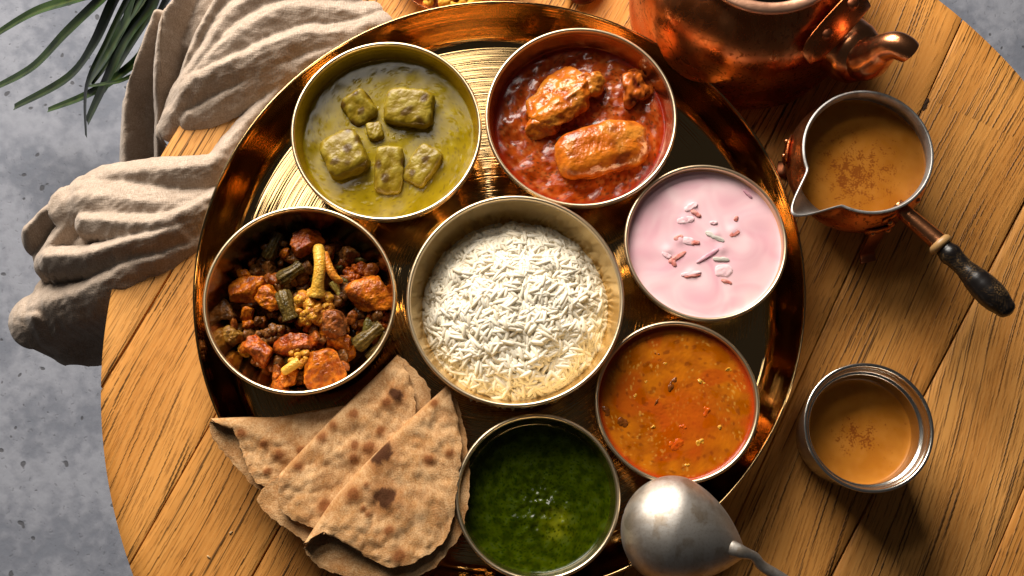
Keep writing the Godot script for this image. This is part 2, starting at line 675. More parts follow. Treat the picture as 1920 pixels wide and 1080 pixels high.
func build_cloth() -> void:
	# upper part: soft folds lying on the table, tumbling over its edge to the left
	ridge([Vector3(-.0929, .01, -.1817), Vector3(-.1204, .015, -.1706), Vector3(-.1423, .02, -.1682), Vector3(-.171, .026, -.1508), Vector3(-.2056, .024, -.136), Vector3(-.2235, .008, -.1193)], .017, .012, .014)
	ridge([Vector3(-.1006, .008, -.1906), Vector3(-.1417, .019, -.1887), Vector3(-.1712, .026, -.1736), Vector3(-.1945, .025, -.1513), Vector3(-.2147, .016, -.1309), Vector3(-.2277, .002, -.1143)], .016, .011, .012)
	ridge([Vector3(-.115, .012, -.2082), Vector3(-.1493, .02, -.2038), Vector3(-.1829, .024, -.1861), Vector3(-.2005, .023, -.156), Vector3(-.2194, .012, -.1327), Vector3(-.2347, -.012, -.1162)], .014, .010, .012)
	ridge([Vector3(-.1105, .008, -.1652), Vector3(-.1377, .013, -.1539), Vector3(-.1677, .016, -.1404), Vector3(-.1931, .014, -.1243), Vector3(-.2132, .009, -.1163)], .013, .011, .012)
	ridge([Vector3(-.1845, .022, -.2066), Vector3(-.1958, .024, -.19), Vector3(-.2089, .021, -.1631), Vector3(-.2203, .008, -.144), Vector3(-.2389, -.03, -.1313)], .010, .008, .02)
	ridge([Vector3(-.2158, .024, -.2055), Vector3(-.224, .026, -.1889), Vector3(-.2303, .024, -.1765), Vector3(-.2336, .016, -.1598), Vector3(-.2376, .003, -.1432), Vector3(-.2425, -.02, -.1303), Vector3(-.2516, -.055, -.1033)], .0085, .0095, .022)
	ridge([Vector3(-.2394, .01, -.1895), Vector3(-.2491, 0, -.173), Vector3(-.259, -.014, -.1603), Vector3(-.2696, -.034, -.1478), Vector3(-.279, -.066, -.1073)], .012, .013, .030)
	ridge([Vector3(-.2013, .012, -.2082), Vector3(-.2133, .008, -.1827), Vector3(-.224, -.006, -.1621), Vector3(-.2426, -.05, -.1457), Vector3(-.253, -.08, -.1165)], .018, .018, .012)
	ridge([Vector3(-.2307, .004, -.1848), Vector3(-.2405, -.008, -.171), Vector3(-.2534, -.03, -.1573), Vector3(-.2627, -.055, -.1397), Vector3(-.271, -.08, -.1165)], .014, .014, .01)
	# lower part: a long bunch squeezed out from under the tray, drooping over the edge
	ridge([Vector3(-.1556, .007, -.1349), Vector3(-.1712, .011, -.1143), Vector3(-.1834, .014, -.0957), Vector3(-.1918, .018, -.0802), Vector3(-.2074, .02, -.0752), Vector3(-.226, .018, -.0752), Vector3(-.2468, .01, -.0759), Vector3(-.272, 0, -.075), Vector3(-.2869, -.01, -.0718)], .011, .014, .014)
	ridge([Vector3(-.1925, .01, -.0595), Vector3(-.2127, .016, -.0521), Vector3(-.2432, .016, -.055), Vector3(-.2779, .007, -.0602), Vector3(-.2941, -.004, -.0594)], .014, .015, .010)
	ridge([Vector3(-.1912, .015, -.0589), Vector3(-.2054, .02, -.0466), Vector3(-.2222, .022, -.0389), Vector3(-.2467, .02, -.0384), Vector3(-.2754, .01, -.044)], .010, .010, .012)
	ridge([Vector3(-.1979, .013, -.0488), Vector3(-.2127, .018, -.0355), Vector3(-.2393, .021, -.0262), Vector3(-.2723, .01, -.0206), Vector3(-.3048, -.008, -.0242)], .010, .011, .016)
	ridge([Vector3(-.1991, .005, -.0341), Vector3(-.2239, .01, -.0192), Vector3(-.2415, .011, -.0133), Vector3(-.2604, .006, -.0048), Vector3(-.2839, -.01, -.0007), Vector3(-.3115, -.028, .0021), Vector3(-.3292, -.045, .0074)], .012, .020, .020)
	ridge([Vector3(-.2557, 0, -.0141), Vector3(-.2736, -.03, -.002), Vector3(-.2962, -.055, .0051), Vector3(-.3123, -.05, .0081)], .024, .026, .05)
	ridge([Vector3(-.3193, -.032, .0103), Vector3(-.3313, -.045, .0081)], .016, .016, .03)
	ridge([Vector3(-.2829, -.004, -.0716), Vector3(-.3073, -.015, -.0616), Vector3(-.3281, -.028, -.0496)], .016, .014, .03)
	ridge([Vector3(-.2787, 0, -.0603), Vector3(-.2999, -.014, -.0435), Vector3(-.3136, -.024, -.028)], .013, .013, .02)
	ridge([Vector3(-.1991, .002, -.0495), Vector3(-.2333, .006, -.0374), Vector3(-.2726, -.008, -.038), Vector3(-.3073, -.034, -.042)], .028, .026, .02)
	ridge([Vector3(-.2618, 0, -.0248), Vector3(-.2854, -.02, -.0159), Vector3(-.31, -.04, -.0081)], .022, .022, .02)
	var t := thing("linen_napkin", Vector3(-.1991, 0, -.1246), "crumpled beige linen napkin tumbling over the table edge beside the tray", "napkin")
	var st := start()
	var lo := Vector2(1e9, 1e9)
	var hi := -lo
	for r in ridges:
		lo = lo.min(r[4])
		hi = hi.max(r[5])
	var S := .0012
	var nx := int((hi.x - lo.x) / S) + 1
	var nz := int((hi.y - lo.y) / S) + 1
	var F := []
	for j in nz:
		for i in nx:
			F.append(cloth_at(lo.x + i * S, lo.y + j * S))
	for j in nz - 1:
		for i in nx - 1:
			var c := [[i, j], [i + 1, j], [i + 1, j + 1], [i, j + 1]]
			for tri in [[c[0], c[1], c[3]], [c[1], c[2], c[3]]]:
				var poly := []
				for e in 3:
					var A = tri[e]
					var B = tri[(e + 1) % 3]
					var a: Vector2 = F[A[1] * nx + A[0]]
					var b: Vector2 = F[B[1] * nx + B[0]]
					var pa := Vector3(lo.x + A[0] * S, a.x, lo.y + A[1] * S)
					var pb := Vector3(lo.x + B[0] * S, b.x, lo.y + B[1] * S)
					if a.y >= 0:
						poly.append(pa)
					if (a.y >= 0) != (b.y >= 0):
						var inn := pa if a.y >= 0 else pb
						var out := pb if a.y >= 0 else pa
						for it in 5:
							var mid := (inn + out) * .5
							var m := cloth_at(mid.x, mid.z)
							if m.y >= 0:
								inn = Vector3(mid.x, m.x, mid.z)
							else:
								out = mid
						poly.append(inn)
				for e in range(1, poly.size() - 1):
					for p in [poly[0], poly[e], poly[e + 1]]:
						st.add_vertex(p)
	part("cloth", done(st), M.linen, t)
	# the hem: a sewn edge along the fold that hangs furthest left
	var seam := []
	for p in smooth_line([Vector3(-.2297, .025, -.1856), Vector3(-.2305, .023, -.1751), Vector3(-.2325, .017, -.1627), Vector3(-.2333, .012, -.1536), Vector3(-.234, .004, -.1458)], 8):
		var h := cloth_at(p.x, p.z)
		if h.y > 0:
			seam.append(Vector3(p.x, h.x + .0001, p.z))
	var rr := []
	for p in seam:
		rr.append(.00045)
	if seam.size() > 2:
		part("hem_seam", tube(seam, rr, 6), M.thread, t)

# =================================================================== tray and bowls
func bowl_profile(R: float, H: float) -> Array:
	var o := [Vector2(0, 0), Vector2(.50 * R, 0), Vector2(.60 * R, .0012), Vector2(.76 * R, .2 * H), Vector2(.89 * R, .5 * H), Vector2(.96 * R, .78 * H), Vector2(.992 * R, H - .004)]
	var s := smooth_line(o, 5)
	var T := .0016
	var inner := []
	for q in smooth_line([Vector2(0, T), Vector2(.50 * R, T), Vector2(.60 * R, .0012 + T), Vector2(.76 * R - T, .2 * H + T * .6), Vector2(.89 * R - T, .5 * H), Vector2(.96 * R - T, .78 * H), Vector2(R - .0023, H - .004)], 5):
		inner.append(q)
	inner.reverse()
	return [s, inner]

func bowl(called: String, c: Vector3, R: float, H: float, m: Material, lm: Material, label: String) -> void:
	var t := thing(called, c, label, "bowl", "metal bowls standing on the brass tray")
	var pr := bowl_profile(R, H)
	var st := start()
	add_lathe(st, pr[0], c, 128)
	add_lathe(st, pr[1], c, 128)
	part("body", done(st), m, t)
	var lip := [pr[0][-1], Vector2(R + .0002, H - .0034), Vector2(R + .0003, H - .0014), Vector2(R - .0002, H - .0003), Vector2(R - .0009, H), Vector2(R - .0017, H - .0003), Vector2(R - .0022, H - .0012), pr[1][0]]
	part("rim", lathe(lip, c, 128), lm, t)

func build_tray_and_bowls() -> void:
	var t := thing("brass_tray", TRAY, "large round polished brass tray with raised rim carrying all the bowls", "tray")
	var prof := [Vector2(0, .0012), Vector2(.160, .0012), Vector2(.172, .002), Vector2(.1765, .006), Vector2(.1795, .014), Vector2(.1825, .024), Vector2(.1862, .0325), Vector2(.1870, .0335), Vector2(.1871, .0343), Vector2(.1864, .0347), Vector2(.1855, .0340)]
	var ins := [Vector2(.1855, .0340), Vector2(.1817, .0245), Vector2(.1785, .0145), Vector2(.1752, .0075), Vector2(.171, .0042), Vector2(.165, .0036)]
	var st := start()
	add_lathe(st, smooth_line(prof.slice(0, 7), 4) + prof.slice(7), TRAY, 256)
	add_lathe(st, smooth_line(ins, 5) + [Vector2(.14, .0034), Vector2(.11, .0033), Vector2(.08, .0033), Vector2(.04, .0033), Vector2(.0, .0033)], TRAY, 256)
	part("dish", done(st), M.tray, t)
	var Y := .0034
	bowl("paneer_bowl", Vector3(-.0772, Y, -.0870), .0585, .0506, M.bowl, M.lip, "golden bowl of green gravy with paneer cubes, nearest the napkin")
	bowl("chicken_bowl", Vector3(.0426, Y, -.0961), .0590, .0506, M.bowl_red, M.lip_dark, "bronze bowl holding red chicken curry beside the copper kettle")
	bowl("vegetable_bowl", Vector3(-.1257, Y, .0198), .0572, .0506, M.bowl_dark, M.lip, "dark golden bowl filled with mixed spiced vegetables above the chapatis")
	bowl("rice_bowl", Vector3(.0019, Y, .0214), .0637, .0566, M.bowl_pale, M.lip_dark, "widest bowl, pale gold, heaped with white rice at the tray's middle")
	bowl("raita_bowl", Vector3(.1168, Y, -.0165), .0490, .0466, M.bowl_pale, M.lip_dark, "bowl full of pink yoghurt drink beside the pan's spout")
	bowl("dal_bowl", Vector3(.0962, Y, .0804), .0478, .0466, M.bowl_red, M.lip_dark, "bowl brimming with orange lentil soup behind the silver ladle")
	bowl("spinach_bowl", Vector3(.0147, Y, .1347), .0471, .0466, M.bowl, M.lip_dark, "bowl of dark green spinach puree between chapatis and ladle")

# =================================================================== food
func build_paneer() -> void:
	var c := Vector3(-.0772, .0385, -.0870)
	var t := thing("green_gravy", c, "glossy olive green gravy around the paneer cubes", "gravy")
	var olive := func(p):
		var a := fbm(p, 90)
		var col := mixc(Color(.18, .125, .003), Color(.25, .178, .007), .5 + a * .9)
		col = mixc(col, Color(.36, .29, .04), smoothstep(.3, .8, n3(p, 80)) * .2)
		return mixc(col, Color(.09, .055, .01), smoothstep(.6, .75, n3(p + Vector3(5, 5, 5), 420)) * .6)
	part("gravy", pool(c, .0549, func(p): return n3(p, 24) * .0005 + n3(p, 70) * .00012 + smoothstep(.72, .9, n3(p, 240)) * .0003, olive), M.sauce, t)
	var chunks := [[Vector3(-.0645, .039, -.1063), Vector3(.0155, .0085, .0122), rot(-6, 4, 3), 7.0, "large dark paneer cube at the upper right of the green gravy"], [Vector3(-.1039, .04, -.0749), Vector3(.0130, .0085, .0140), rot(24, -4, 5), 7.0, "tilted paneer cube at the left of the green gravy"],
		[Vector3(-.0961, .039, -.107), Vector3(.0092, .0050, .0105), rot(35, 10, 12), 4.0, "small broken paneer lump at the top left of the green gravy"], [Vector3(-.0857, .0385, -.0911), Vector3(.005, .004, .006), rot(15), 5.0, "tiny paneer crumb in the middle of the green gravy"],
		[Vector3(-.0763, .0385, -.0656), Vector3(.0090, .0055, .0150), rot(-2, 8, 0), 6.0, "long paneer piece half sunk at the bottom of the green gravy"], [Vector3(-.0555, .0385, -.0684), Vector3(.0085, .0055, .0135), rot(-32, 6, 8), 4.5, "browned paneer piece at the lower right of the green gravy"]]
	for k in chunks:
		var cf := func(p, b, d):
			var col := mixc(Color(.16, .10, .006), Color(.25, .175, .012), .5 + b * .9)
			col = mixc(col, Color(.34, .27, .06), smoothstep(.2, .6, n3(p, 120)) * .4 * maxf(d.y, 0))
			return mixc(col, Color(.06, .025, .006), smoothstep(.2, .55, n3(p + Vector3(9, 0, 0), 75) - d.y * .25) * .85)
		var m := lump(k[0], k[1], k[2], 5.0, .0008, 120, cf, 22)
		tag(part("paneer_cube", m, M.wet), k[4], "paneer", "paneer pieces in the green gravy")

func build_chicken() -> void:
	var c := Vector3(.0426, .037, -.0961)
	var t := thing("red_gravy", c, "oily brick red tomato gravy around the chicken", "gravy")
	var red := func(p):
		var a := fbm(p, 110)
		var col := mixc(Color(.16, .016, .002), Color(.34, .058, .008), .5 + a)
		col = mixc(col, Color(.40, .12, .030), smoothstep(.25, .6, n3(p, 190)) * .5)
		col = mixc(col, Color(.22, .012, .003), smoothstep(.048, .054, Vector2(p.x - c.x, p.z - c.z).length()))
		return mixc(col, Color(.05, .018, .006), smoothstep(.5, .7, n3(p + Vector3(5, 5, 5), 330)) * .8)
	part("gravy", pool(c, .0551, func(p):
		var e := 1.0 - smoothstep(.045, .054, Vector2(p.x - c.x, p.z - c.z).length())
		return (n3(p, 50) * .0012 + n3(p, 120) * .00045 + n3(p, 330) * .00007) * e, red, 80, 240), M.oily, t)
	var cf := func(p, b, d):
		var col := mixc(Color(.36, .062, .005), Color(.54, .15, .012), .5 + b * 1.0)
		col = mixc(col, Color(.52, .22, .030), smoothstep(.1, .6, n3(p, 48)) * .55)
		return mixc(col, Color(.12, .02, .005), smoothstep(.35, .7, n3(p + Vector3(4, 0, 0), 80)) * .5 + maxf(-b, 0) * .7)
	var st := start()
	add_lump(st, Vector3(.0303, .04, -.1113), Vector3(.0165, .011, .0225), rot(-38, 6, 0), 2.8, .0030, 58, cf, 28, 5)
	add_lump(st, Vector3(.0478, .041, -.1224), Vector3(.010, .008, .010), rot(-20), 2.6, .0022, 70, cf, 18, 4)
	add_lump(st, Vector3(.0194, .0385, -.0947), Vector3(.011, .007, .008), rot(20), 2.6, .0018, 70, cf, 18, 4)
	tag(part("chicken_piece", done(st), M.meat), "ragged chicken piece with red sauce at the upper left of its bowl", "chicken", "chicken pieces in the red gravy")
	st = start()
	add_lump(st, Vector3(.056, .0385, -.079), Vector3(.0295, .0115, .0165), rot(14, 4, -4), 3.2, .0016, 42, cf, 30)
	tag(part("chicken_piece", done(st), M.meat), "smooth orange oval chicken piece at the lower right of its bowl", "chicken", "chicken pieces in the red gravy")
	var cd := func(p, b, d):
		return mixc(Color(.09, .014, .004), Color(.42, .10, .015), .45 + b * 1.6)
	st = start()
	add_lump(st, Vector3(.0771, .038, -.1201), Vector3(.0125, .009, .0125), rot(30), 2.4, .0024, 90, cd, 22, 7)
	tag(part("chicken_piece", done(st), M.oily), "dark lumpy chicken piece at the upper right of its bowl", "chicken", "chicken pieces in the red gravy")

func veg_col(a: Color, b: Color, dark: Color) -> Callable:
	return func(p, u, _d):
		var col := mixc(a, b, .5 + u * 1.2)
		col = mixc(col, dark, smoothstep(.0, .55, n3(p + Vector3(3, 1, 4), 85)) * .6)
		return mixc(col, dark, smoothstep(.2, .5, n3(p, 260)) * .6)

func floret(st: SurfaceTool, c: Vector3, r: float, cf: Callable, n := 22) -> void:
	for k in n:
		var a := rng.randf() * TAU
		var q := sqrt(rng.randf()) * r
		var s := r * rng.randf_range(.20, .34)
		add_lump(st, c + Vector3(cos(a) * q, sqrt(maxf(r * r - q * q, 0)) * .55 + rng.randf_range(-.001, .001), sin(a) * q), Vector3(s, s, s), Basis(), 2.0, s * .45, 300, cf, 4)

func build_vegetables() -> void:
	var c := Vector3(-.1257, .016, .0198)
	var oil := thing("spiced_oil", c, "dark brown oil pooling under the mixed vegetables", "oil")
	part("oil", pool(c, .0478, func(p): return fbm(p, 60) * .0006, func(p): return mixc(Color(.022, .010, .004), Color(.06, .022, .006), .5 + fbm(p, 80))), M.oily, oil)
	var burnt := Color(.05, .016, .006)
	var orange := veg_col(Color(.42, .085, .005), Color(.62, .19, .012), Color(.13, .022, .004))
	var red := veg_col(Color(.28, .040, .004), Color(.44, .105, .010), Color(.075, .012, .003))
	var brown := veg_col(Color(.10, .04, .010), Color(.26, .10, .022), burnt)
	var rust := veg_col(Color(.22, .045, .006), Color(.40, .12, .016), Color(.07, .015, .004))
	var gold := veg_col(Color(.55, .24, .02), Color(.66, .34, .04), Color(.30, .07, .01))
	var green := veg_col(Color(.045, .035, .008), Color(.13, .10, .022), Color(.02, .012, .005))
	var G := "vegetable pieces heaped in the dark bowl"
	# bed of small dark pieces under the big ones
	var bed := start()
	for k in 280:
		var a := rng.randf() * TAU
		var q := sqrt(rng.randf()) * .046
		add_lump(bed, c + Vector3(cos(a) * q, rng.randf_range(.002, .018), sin(a) * q), Vector3(rng.randf_range(.0028, .0065), rng.randf_range(.002, .004), rng.randf_range(.0022, .0045)), rot(rng.randf() * 360, rng.randf() * 40, rng.randf() * 40), 3.0, .0008, 300, [brown, rust, brown, green, rust, brown, orange][k % 7], 6, 5)
	var bd := part("small_vegetable_bits", done(bed), M.fried)
	tag(bd, "mass of small dark fried vegetable bits lying in the oil", "vegetable bits", "", "stuff")
	# chunks: place, half size, turn, power, colour, name, label
	var L := [
		[Vector3(-.1269, .036, -.0214), Vector3(.0105, .008, .0085), rot(30, 12, -10), 4.0, red, "pumpkin_chunk", "red orange pumpkin chunk at the top of the vegetable bowl"],
		[Vector3(-.1596, .033, .0109), Vector3(.0125, .008, .0105), rot(20, 10, 5), 3.0, orange, "pumpkin_chunk", "orange crumbly pumpkin chunk at the left of the vegetable bowl"],
		[Vector3(-.1468, .035, .0161), Vector3(.0085, .007, .0080), rot(-25, 14, 0), 3.0, orange, "pumpkin_chunk", "bright orange pumpkin chunk left of the ribbed okra piece"],
		[Vector3(-.087, .034, .0145), Vector3(.0140, .009, .0120), rot(15, 0, -8), 2.6, orange, "pumpkin_chunk", "ragged orange pumpkin chunk against the right wall of the bowl"],
		[Vector3(-.1054, .037, .0334), Vector3(.0083, .007, .0100), rot(-4, 12, 0), 6.0, veg_col(Color(.20, .05, .012), Color(.34, .10, .02), burnt), "fried_cube", "square browned vegetable cube right of the bowl's centre"],
		[Vector3(-.1063, .033, .0414), Vector3(.0090, .005, .0050), rot(-4, 0, 0), 5.0, orange, "pumpkin_chunk", "thin orange slice under the browned cube"],
		[Vector3(-.1507, .035, .0484), Vector3(.0090, .008, .0115), rot(24, 6, 8), 5.0, red, "pumpkin_chunk", "red brown pumpkin wedge at the lower left of the vegetable bowl"],
		[Vector3(-.1298, .034, .0449), Vector3(.0125, .007, .0085), rot(22, 0, 14), 4.0, red, "pumpkin_chunk", "brownish red wedge between the lower left wedge and browned cube"],
		[Vector3(-.1134, .035, .0588), Vector3(.0135, .008, .0115), rot(12, 10, 0), 2.6, orange, "pumpkin_chunk", "round bright orange slice at the bottom of the vegetable bowl"],
		[Vector3(-.1359, .033, .0636), Vector3(.0085, .006, .0065), rot(20, 0, 0), 3.0, orange, "pumpkin_chunk", "small orange piece below the yellow floret by the lower rim"],
		[Vector3(-.1692, .031, .0377), Vector3(.0065, .006, .0062), rot(0), 2.0, veg_col(Color(.26, .11, .015), Color(.36, .18, .03), burnt), "round_bean", "round brown bean at the far left of the vegetable bowl"],
		[Vector3(-.1618, .03, .0464), Vector3(.0042, .004, .0048), rot(20), 2.5, gold, "round_bean", "small golden bean by the red brown wedge"],
		[Vector3(-.1004, .031, -.0126), Vector3(.0066, .006, .0060), rot(10), 2.0, brown, "round_bean", "brown round bean at the upper right of the vegetable bowl"],
		[Vector3(-.1766, .03, .0209), Vector3(.0105, .004, .0060), rot(-28, 0, 12), 2.5, brown, "brown_slice", "flat brown slice by the left wall of the vegetable bowl"],
		[Vector3(-.1579, .029, -.0036), Vector3(.0060, .005, .0060), rot(10), 2.4, brown, "brown_slice", "dark brown lump below the long bean"],
		[Vector3(-.1514, .0295, -.0062), Vector3(.0055, .005, .0065), rot(50), 2.4, brown, "brown_slice", "dark brown lump left of the green okra slice"],
		[Vector3(-.0903, .031, -.0041), Vector3(.0055, .005, .0050), rot(0), 2.2, red, "brown_slice", "reddish lump beside the brown round bean"],
		[Vector3(-.1045, .032, .008), Vector3(.0090, .006, .0070), rot(-20), 2.6, brown, "brown_slice", "brown lump behind the square browned cube"],
	]
	for k in L:
		tag(part(k[5], lump(k[0], k[1], k[2], k[3] + 1.0, .0009, 170, k[4], 20, 8), M.fried), k[6], "vegetable", G)
	for f in [[Vector3(-.1459, .034, .0324), .0095, brown, "brown fried floret left of the square browned cube"], [Vector3(-.0974, .033, .0015), .0075, red, "small reddish floret at the right of the curved stalk"], [Vector3(-.1753, .028, .0404), .006, brown, "dark floret touching the left wall of the vegetable bowl"], [Vector3(-.0805, .031, .0278), .008, red, "reddish floret at the right edge of the vegetable bowl"], [Vector3(-.1451, .03, -.0146), .007, brown, "dark floret between long bean and pumpkin at the top"]]:
		var st := start()
		floret(st, f[0] - Vector3(0, .004, 0), f[1], f[2], 20)
		tag(part("fried_floret", done(st), M.fried), f[3], "vegetable", G)
	# cauliflower: stalk, side branch, head
	var cl := func(p): return mixc(Color(.62, .30, .03), Color(.70, .42, .07), .5 + n3(p, 160))
	var t := thing("cauliflower_floret", Vector3(-.1205, .035, .002), "yellow cauliflower floret with long pale stalk across the vegetables", "vegetable", G)
	part("stalk", tube(smooth_line([Vector3(-.1182, .04, -.0162), Vector3(-.1162, .043, -.0043), Vector3(-.117, .042, .0055), Vector3(-.1182, .038, .0145)], 4), [.0030, .0036, .0038, .0037, .0036, .0036, .0036, .0036, .0036, .0038, .0042, .005, .0055], 14, 0, 0.0, cl), M.fried, t)
	part("branch", tube(smooth_line([Vector3(-.1144, .04, -.0118), Vector3(-.1113, .041, -.0031), Vector3(-.1074, .04, .0033), Vector3(-.103, .038, .0055)], 4), [.0025, .0026, .0027, .0028, .0028, .0028, .0027, .0026, .0025, .0024, .0022, .0018, .001], 10, 0, 0.0, func(p): return mixc(Color(.62, .26, .03), Color(.56, .16, .02), .5 + n3(p, 160))), M.fried, t)
	var st2 := start()
	floret(st2, Vector3(-.1211, .031, .0201), .0115, gold, 40)
	part("head", done(st2), M.fried, t)
	t = thing("cauliflower_floret", Vector3(-.1326, .035, .0581), "small bright yellow cauliflower floret near the lower rim", "vegetable", G)
	part("stalk", tube(smooth_line([Vector3(-.1362, .04, .0616), Vector3(-.1314, .041, .0585), Vector3(-.127, .04, .0551)], 4), [.002, .0026, .0028, .0028, .0028, .003, .003, .0032, .0034], 10, 0, 0.0, cl), M.fried, t)
	st2 = start()
	floret(st2, Vector3(-.1269, .036, .0518), .0062, gold, 18)
	part("head", done(st2), M.fried, t)
	# ribbed okra and beans
	var gr := func(p): return mixc(Color(.040, .026, .007), Color(.15, .095, .022), .5 + n3(p, 420) * .8)
	var okra := [[Vector3(-.1392, .037, .0126), Vector3(-.1361, .039, .0213), Vector3(-.1333, .037, .0285), .0052, "ribbed dark okra piece standing out in the vegetable bowl's middle"], [Vector3(-.1414, .036, .004), Vector3(-.1347, .038, .0001), Vector3(-.1294, .036, -.0045), .0046, "green brown okra slice left of the cauliflower stalk"], [Vector3(-.1511, .032, -.0106), Vector3(-.1471, .034, -.0179), Vector3(-.1444, .033, -.0258), .0040, "long dark bean at the upper left of the vegetable bowl"],
		[Vector3(-.0941, .032, .0445), Vector3(-.087, .034, .0384), Vector3(-.0803, .032, .032), .0048, "dark okra piece at the lower right of the vegetable bowl"], [Vector3(-.0872, .029, .0512), Vector3(-.0801, .031, .0443), Vector3(-.0756, .032, .0363), .0032, "thin dark bean along the lower right rim"], [Vector3(-.1087, .037, .0052), Vector3(-.1061, .036, .0106), Vector3(-.1039, .034, .0168), .0032, "pale green pointed bean under the curved stalk"]]
	for i in okra.size():
		var o = okra[i]
		var pts := smooth_line([o[0], o[1], o[2]], 6)
		var rr := []
		for j in pts.size():
			rr.append(o[3] * (.88 + .12 * sin(j * .6)) * (1.0 - (.75 * j / pts.size() if i == 5 else 0.0)))
		var pale := func(p): return mixc(Color(.34, .24, .03), Color(.50, .40, .12), .5 + n3(p, 260))
		tag(part("okra_piece" if i in [0, 1, 3] else "bean", tube(pts, rr, 40, 9, .09, pale if i == 5 else gr), M.fried), o[4], "vegetable", G)

func grain_mesh(bend: float, l: float, r: float) -> ArrayMesh:
	var st := start()
	var pts := []
	var rr := []
	for k in 7:
		var t := k / 6.0 * 2 - 1
		pts.append(Vector3(t * l, bend * (1 - t * t), 0))
		rr.append(r * (.28 + .72 * pow(maxf(1 - t * t, 0), .5)))
	add_tube(st, pts, rr, 8)
	return done(st)

func mound(p: Vector2) -> float:
	var q := p.length() / .058
	return .0525 - .012 * q * q - .010 * pow(q, 6) + .0016 * n3(Vector3(p.x, 3, p.y), 60)

func build_rice() -> void:
	var c := Vector3(.0019, 0, .0234)
	var t := thing("cooked_rice", c + Vector3(0, .02, 0), "heap of fluffy white long grain rice filling the middle bowl", "rice")
	var st := start()
	add_grid(st, 60, 24, func(u, v):
		var a: float = TAU * fmod(u, 1.0)
		var q = Vector2(cos(a), sin(a)) * .0568 * (1.0 - v * .9999)
		return c + Vector3(q.x, mound(q) - .0013, q.y), func(_u, _v, p): return mixc(Color(.86, .76, .52), Color(.90, .83, .64), .5 + n3(p, 90)))
	part("mound", done(st), M.rice, t)
	var shapes := []
	for k in 5:
		shapes.append(grain_mesh([.0, .0004, .0008, .0003, -.0005][k], [.0040, .0045, .0035, .0047, .0030][k], [.00130, .00124, .00134, .00120, .00128][k]))
	var place := func(deep: float) -> Transform3D:
		var a := rng.randf() * TAU
		var q := sqrt(rng.randf()) * .0565
		var p := Vector2(cos(a), sin(a)) * q
		var e := .002
		var nrm := Vector3(mound(p - Vector2(e, 0)) - mound(p + Vector2(e, 0)), 2 * e, mound(p - Vector2(0, e)) - mound(p + Vector2(0, e))).normalized()
		var yaw := rng.randf() * TAU
		var x := Vector3(cos(yaw), rng.randf_range(-.22, .22), sin(yaw))
		x = (x - nrm * x.dot(nrm) * .8).normalized()
		var z := x.cross(nrm).normalized()
		var b := Basis(x, z.cross(x), z)
		return Transform3D(b * rng.randf_range(.86, 1.16), Vector3(p.x, mound(p) - deep, p.y) + c)
	var ms := []
	for k in 3:
		var m := StandardMaterial3D.new()
		m.albedo_color = [lin(.93, .85, .68), lin(.94, .88, .74), lin(.90, .80, .61)][k]
		m.roughness = .45
		m.metallic_specular = .45
		m.backlight_enabled = true
		m.backlight = Color(.62, .58, .48)
		ms.append(m)
	for k in 300:
		var tr: Transform3D = place.call(rng.randf_range(-.0010, .0004))
		var o := MeshInstance3D.new()
		o.mesh = shapes[k % 5]
		o.material_override = ms[k % 3]
		o.name = "rice_grain"
		t.add_child(o, true)
		o.transform = Transform3D(tr.basis, tr.origin - t.position)
	var mm := MultiMesh.new()
	mm.transform_format = MultiMesh.TRANSFORM_3D
	mm.mesh = shapes[1]
	mm.instance_count = 3200
	for k in 3200:
		var tr: Transform3D = place.call(rng.randf_range(-.0002, .0022))
		mm.set_instance_transform(k, Transform3D(tr.basis, tr.origin - t.position))
	var mi := MultiMeshInstance3D.new()
	mi.name = "packed_rice_grains"
	mi.multimesh = mm
	mi.material_override = ms[0]
	mi.set_meta("kind", "stuff")
	t.add_child(mi)

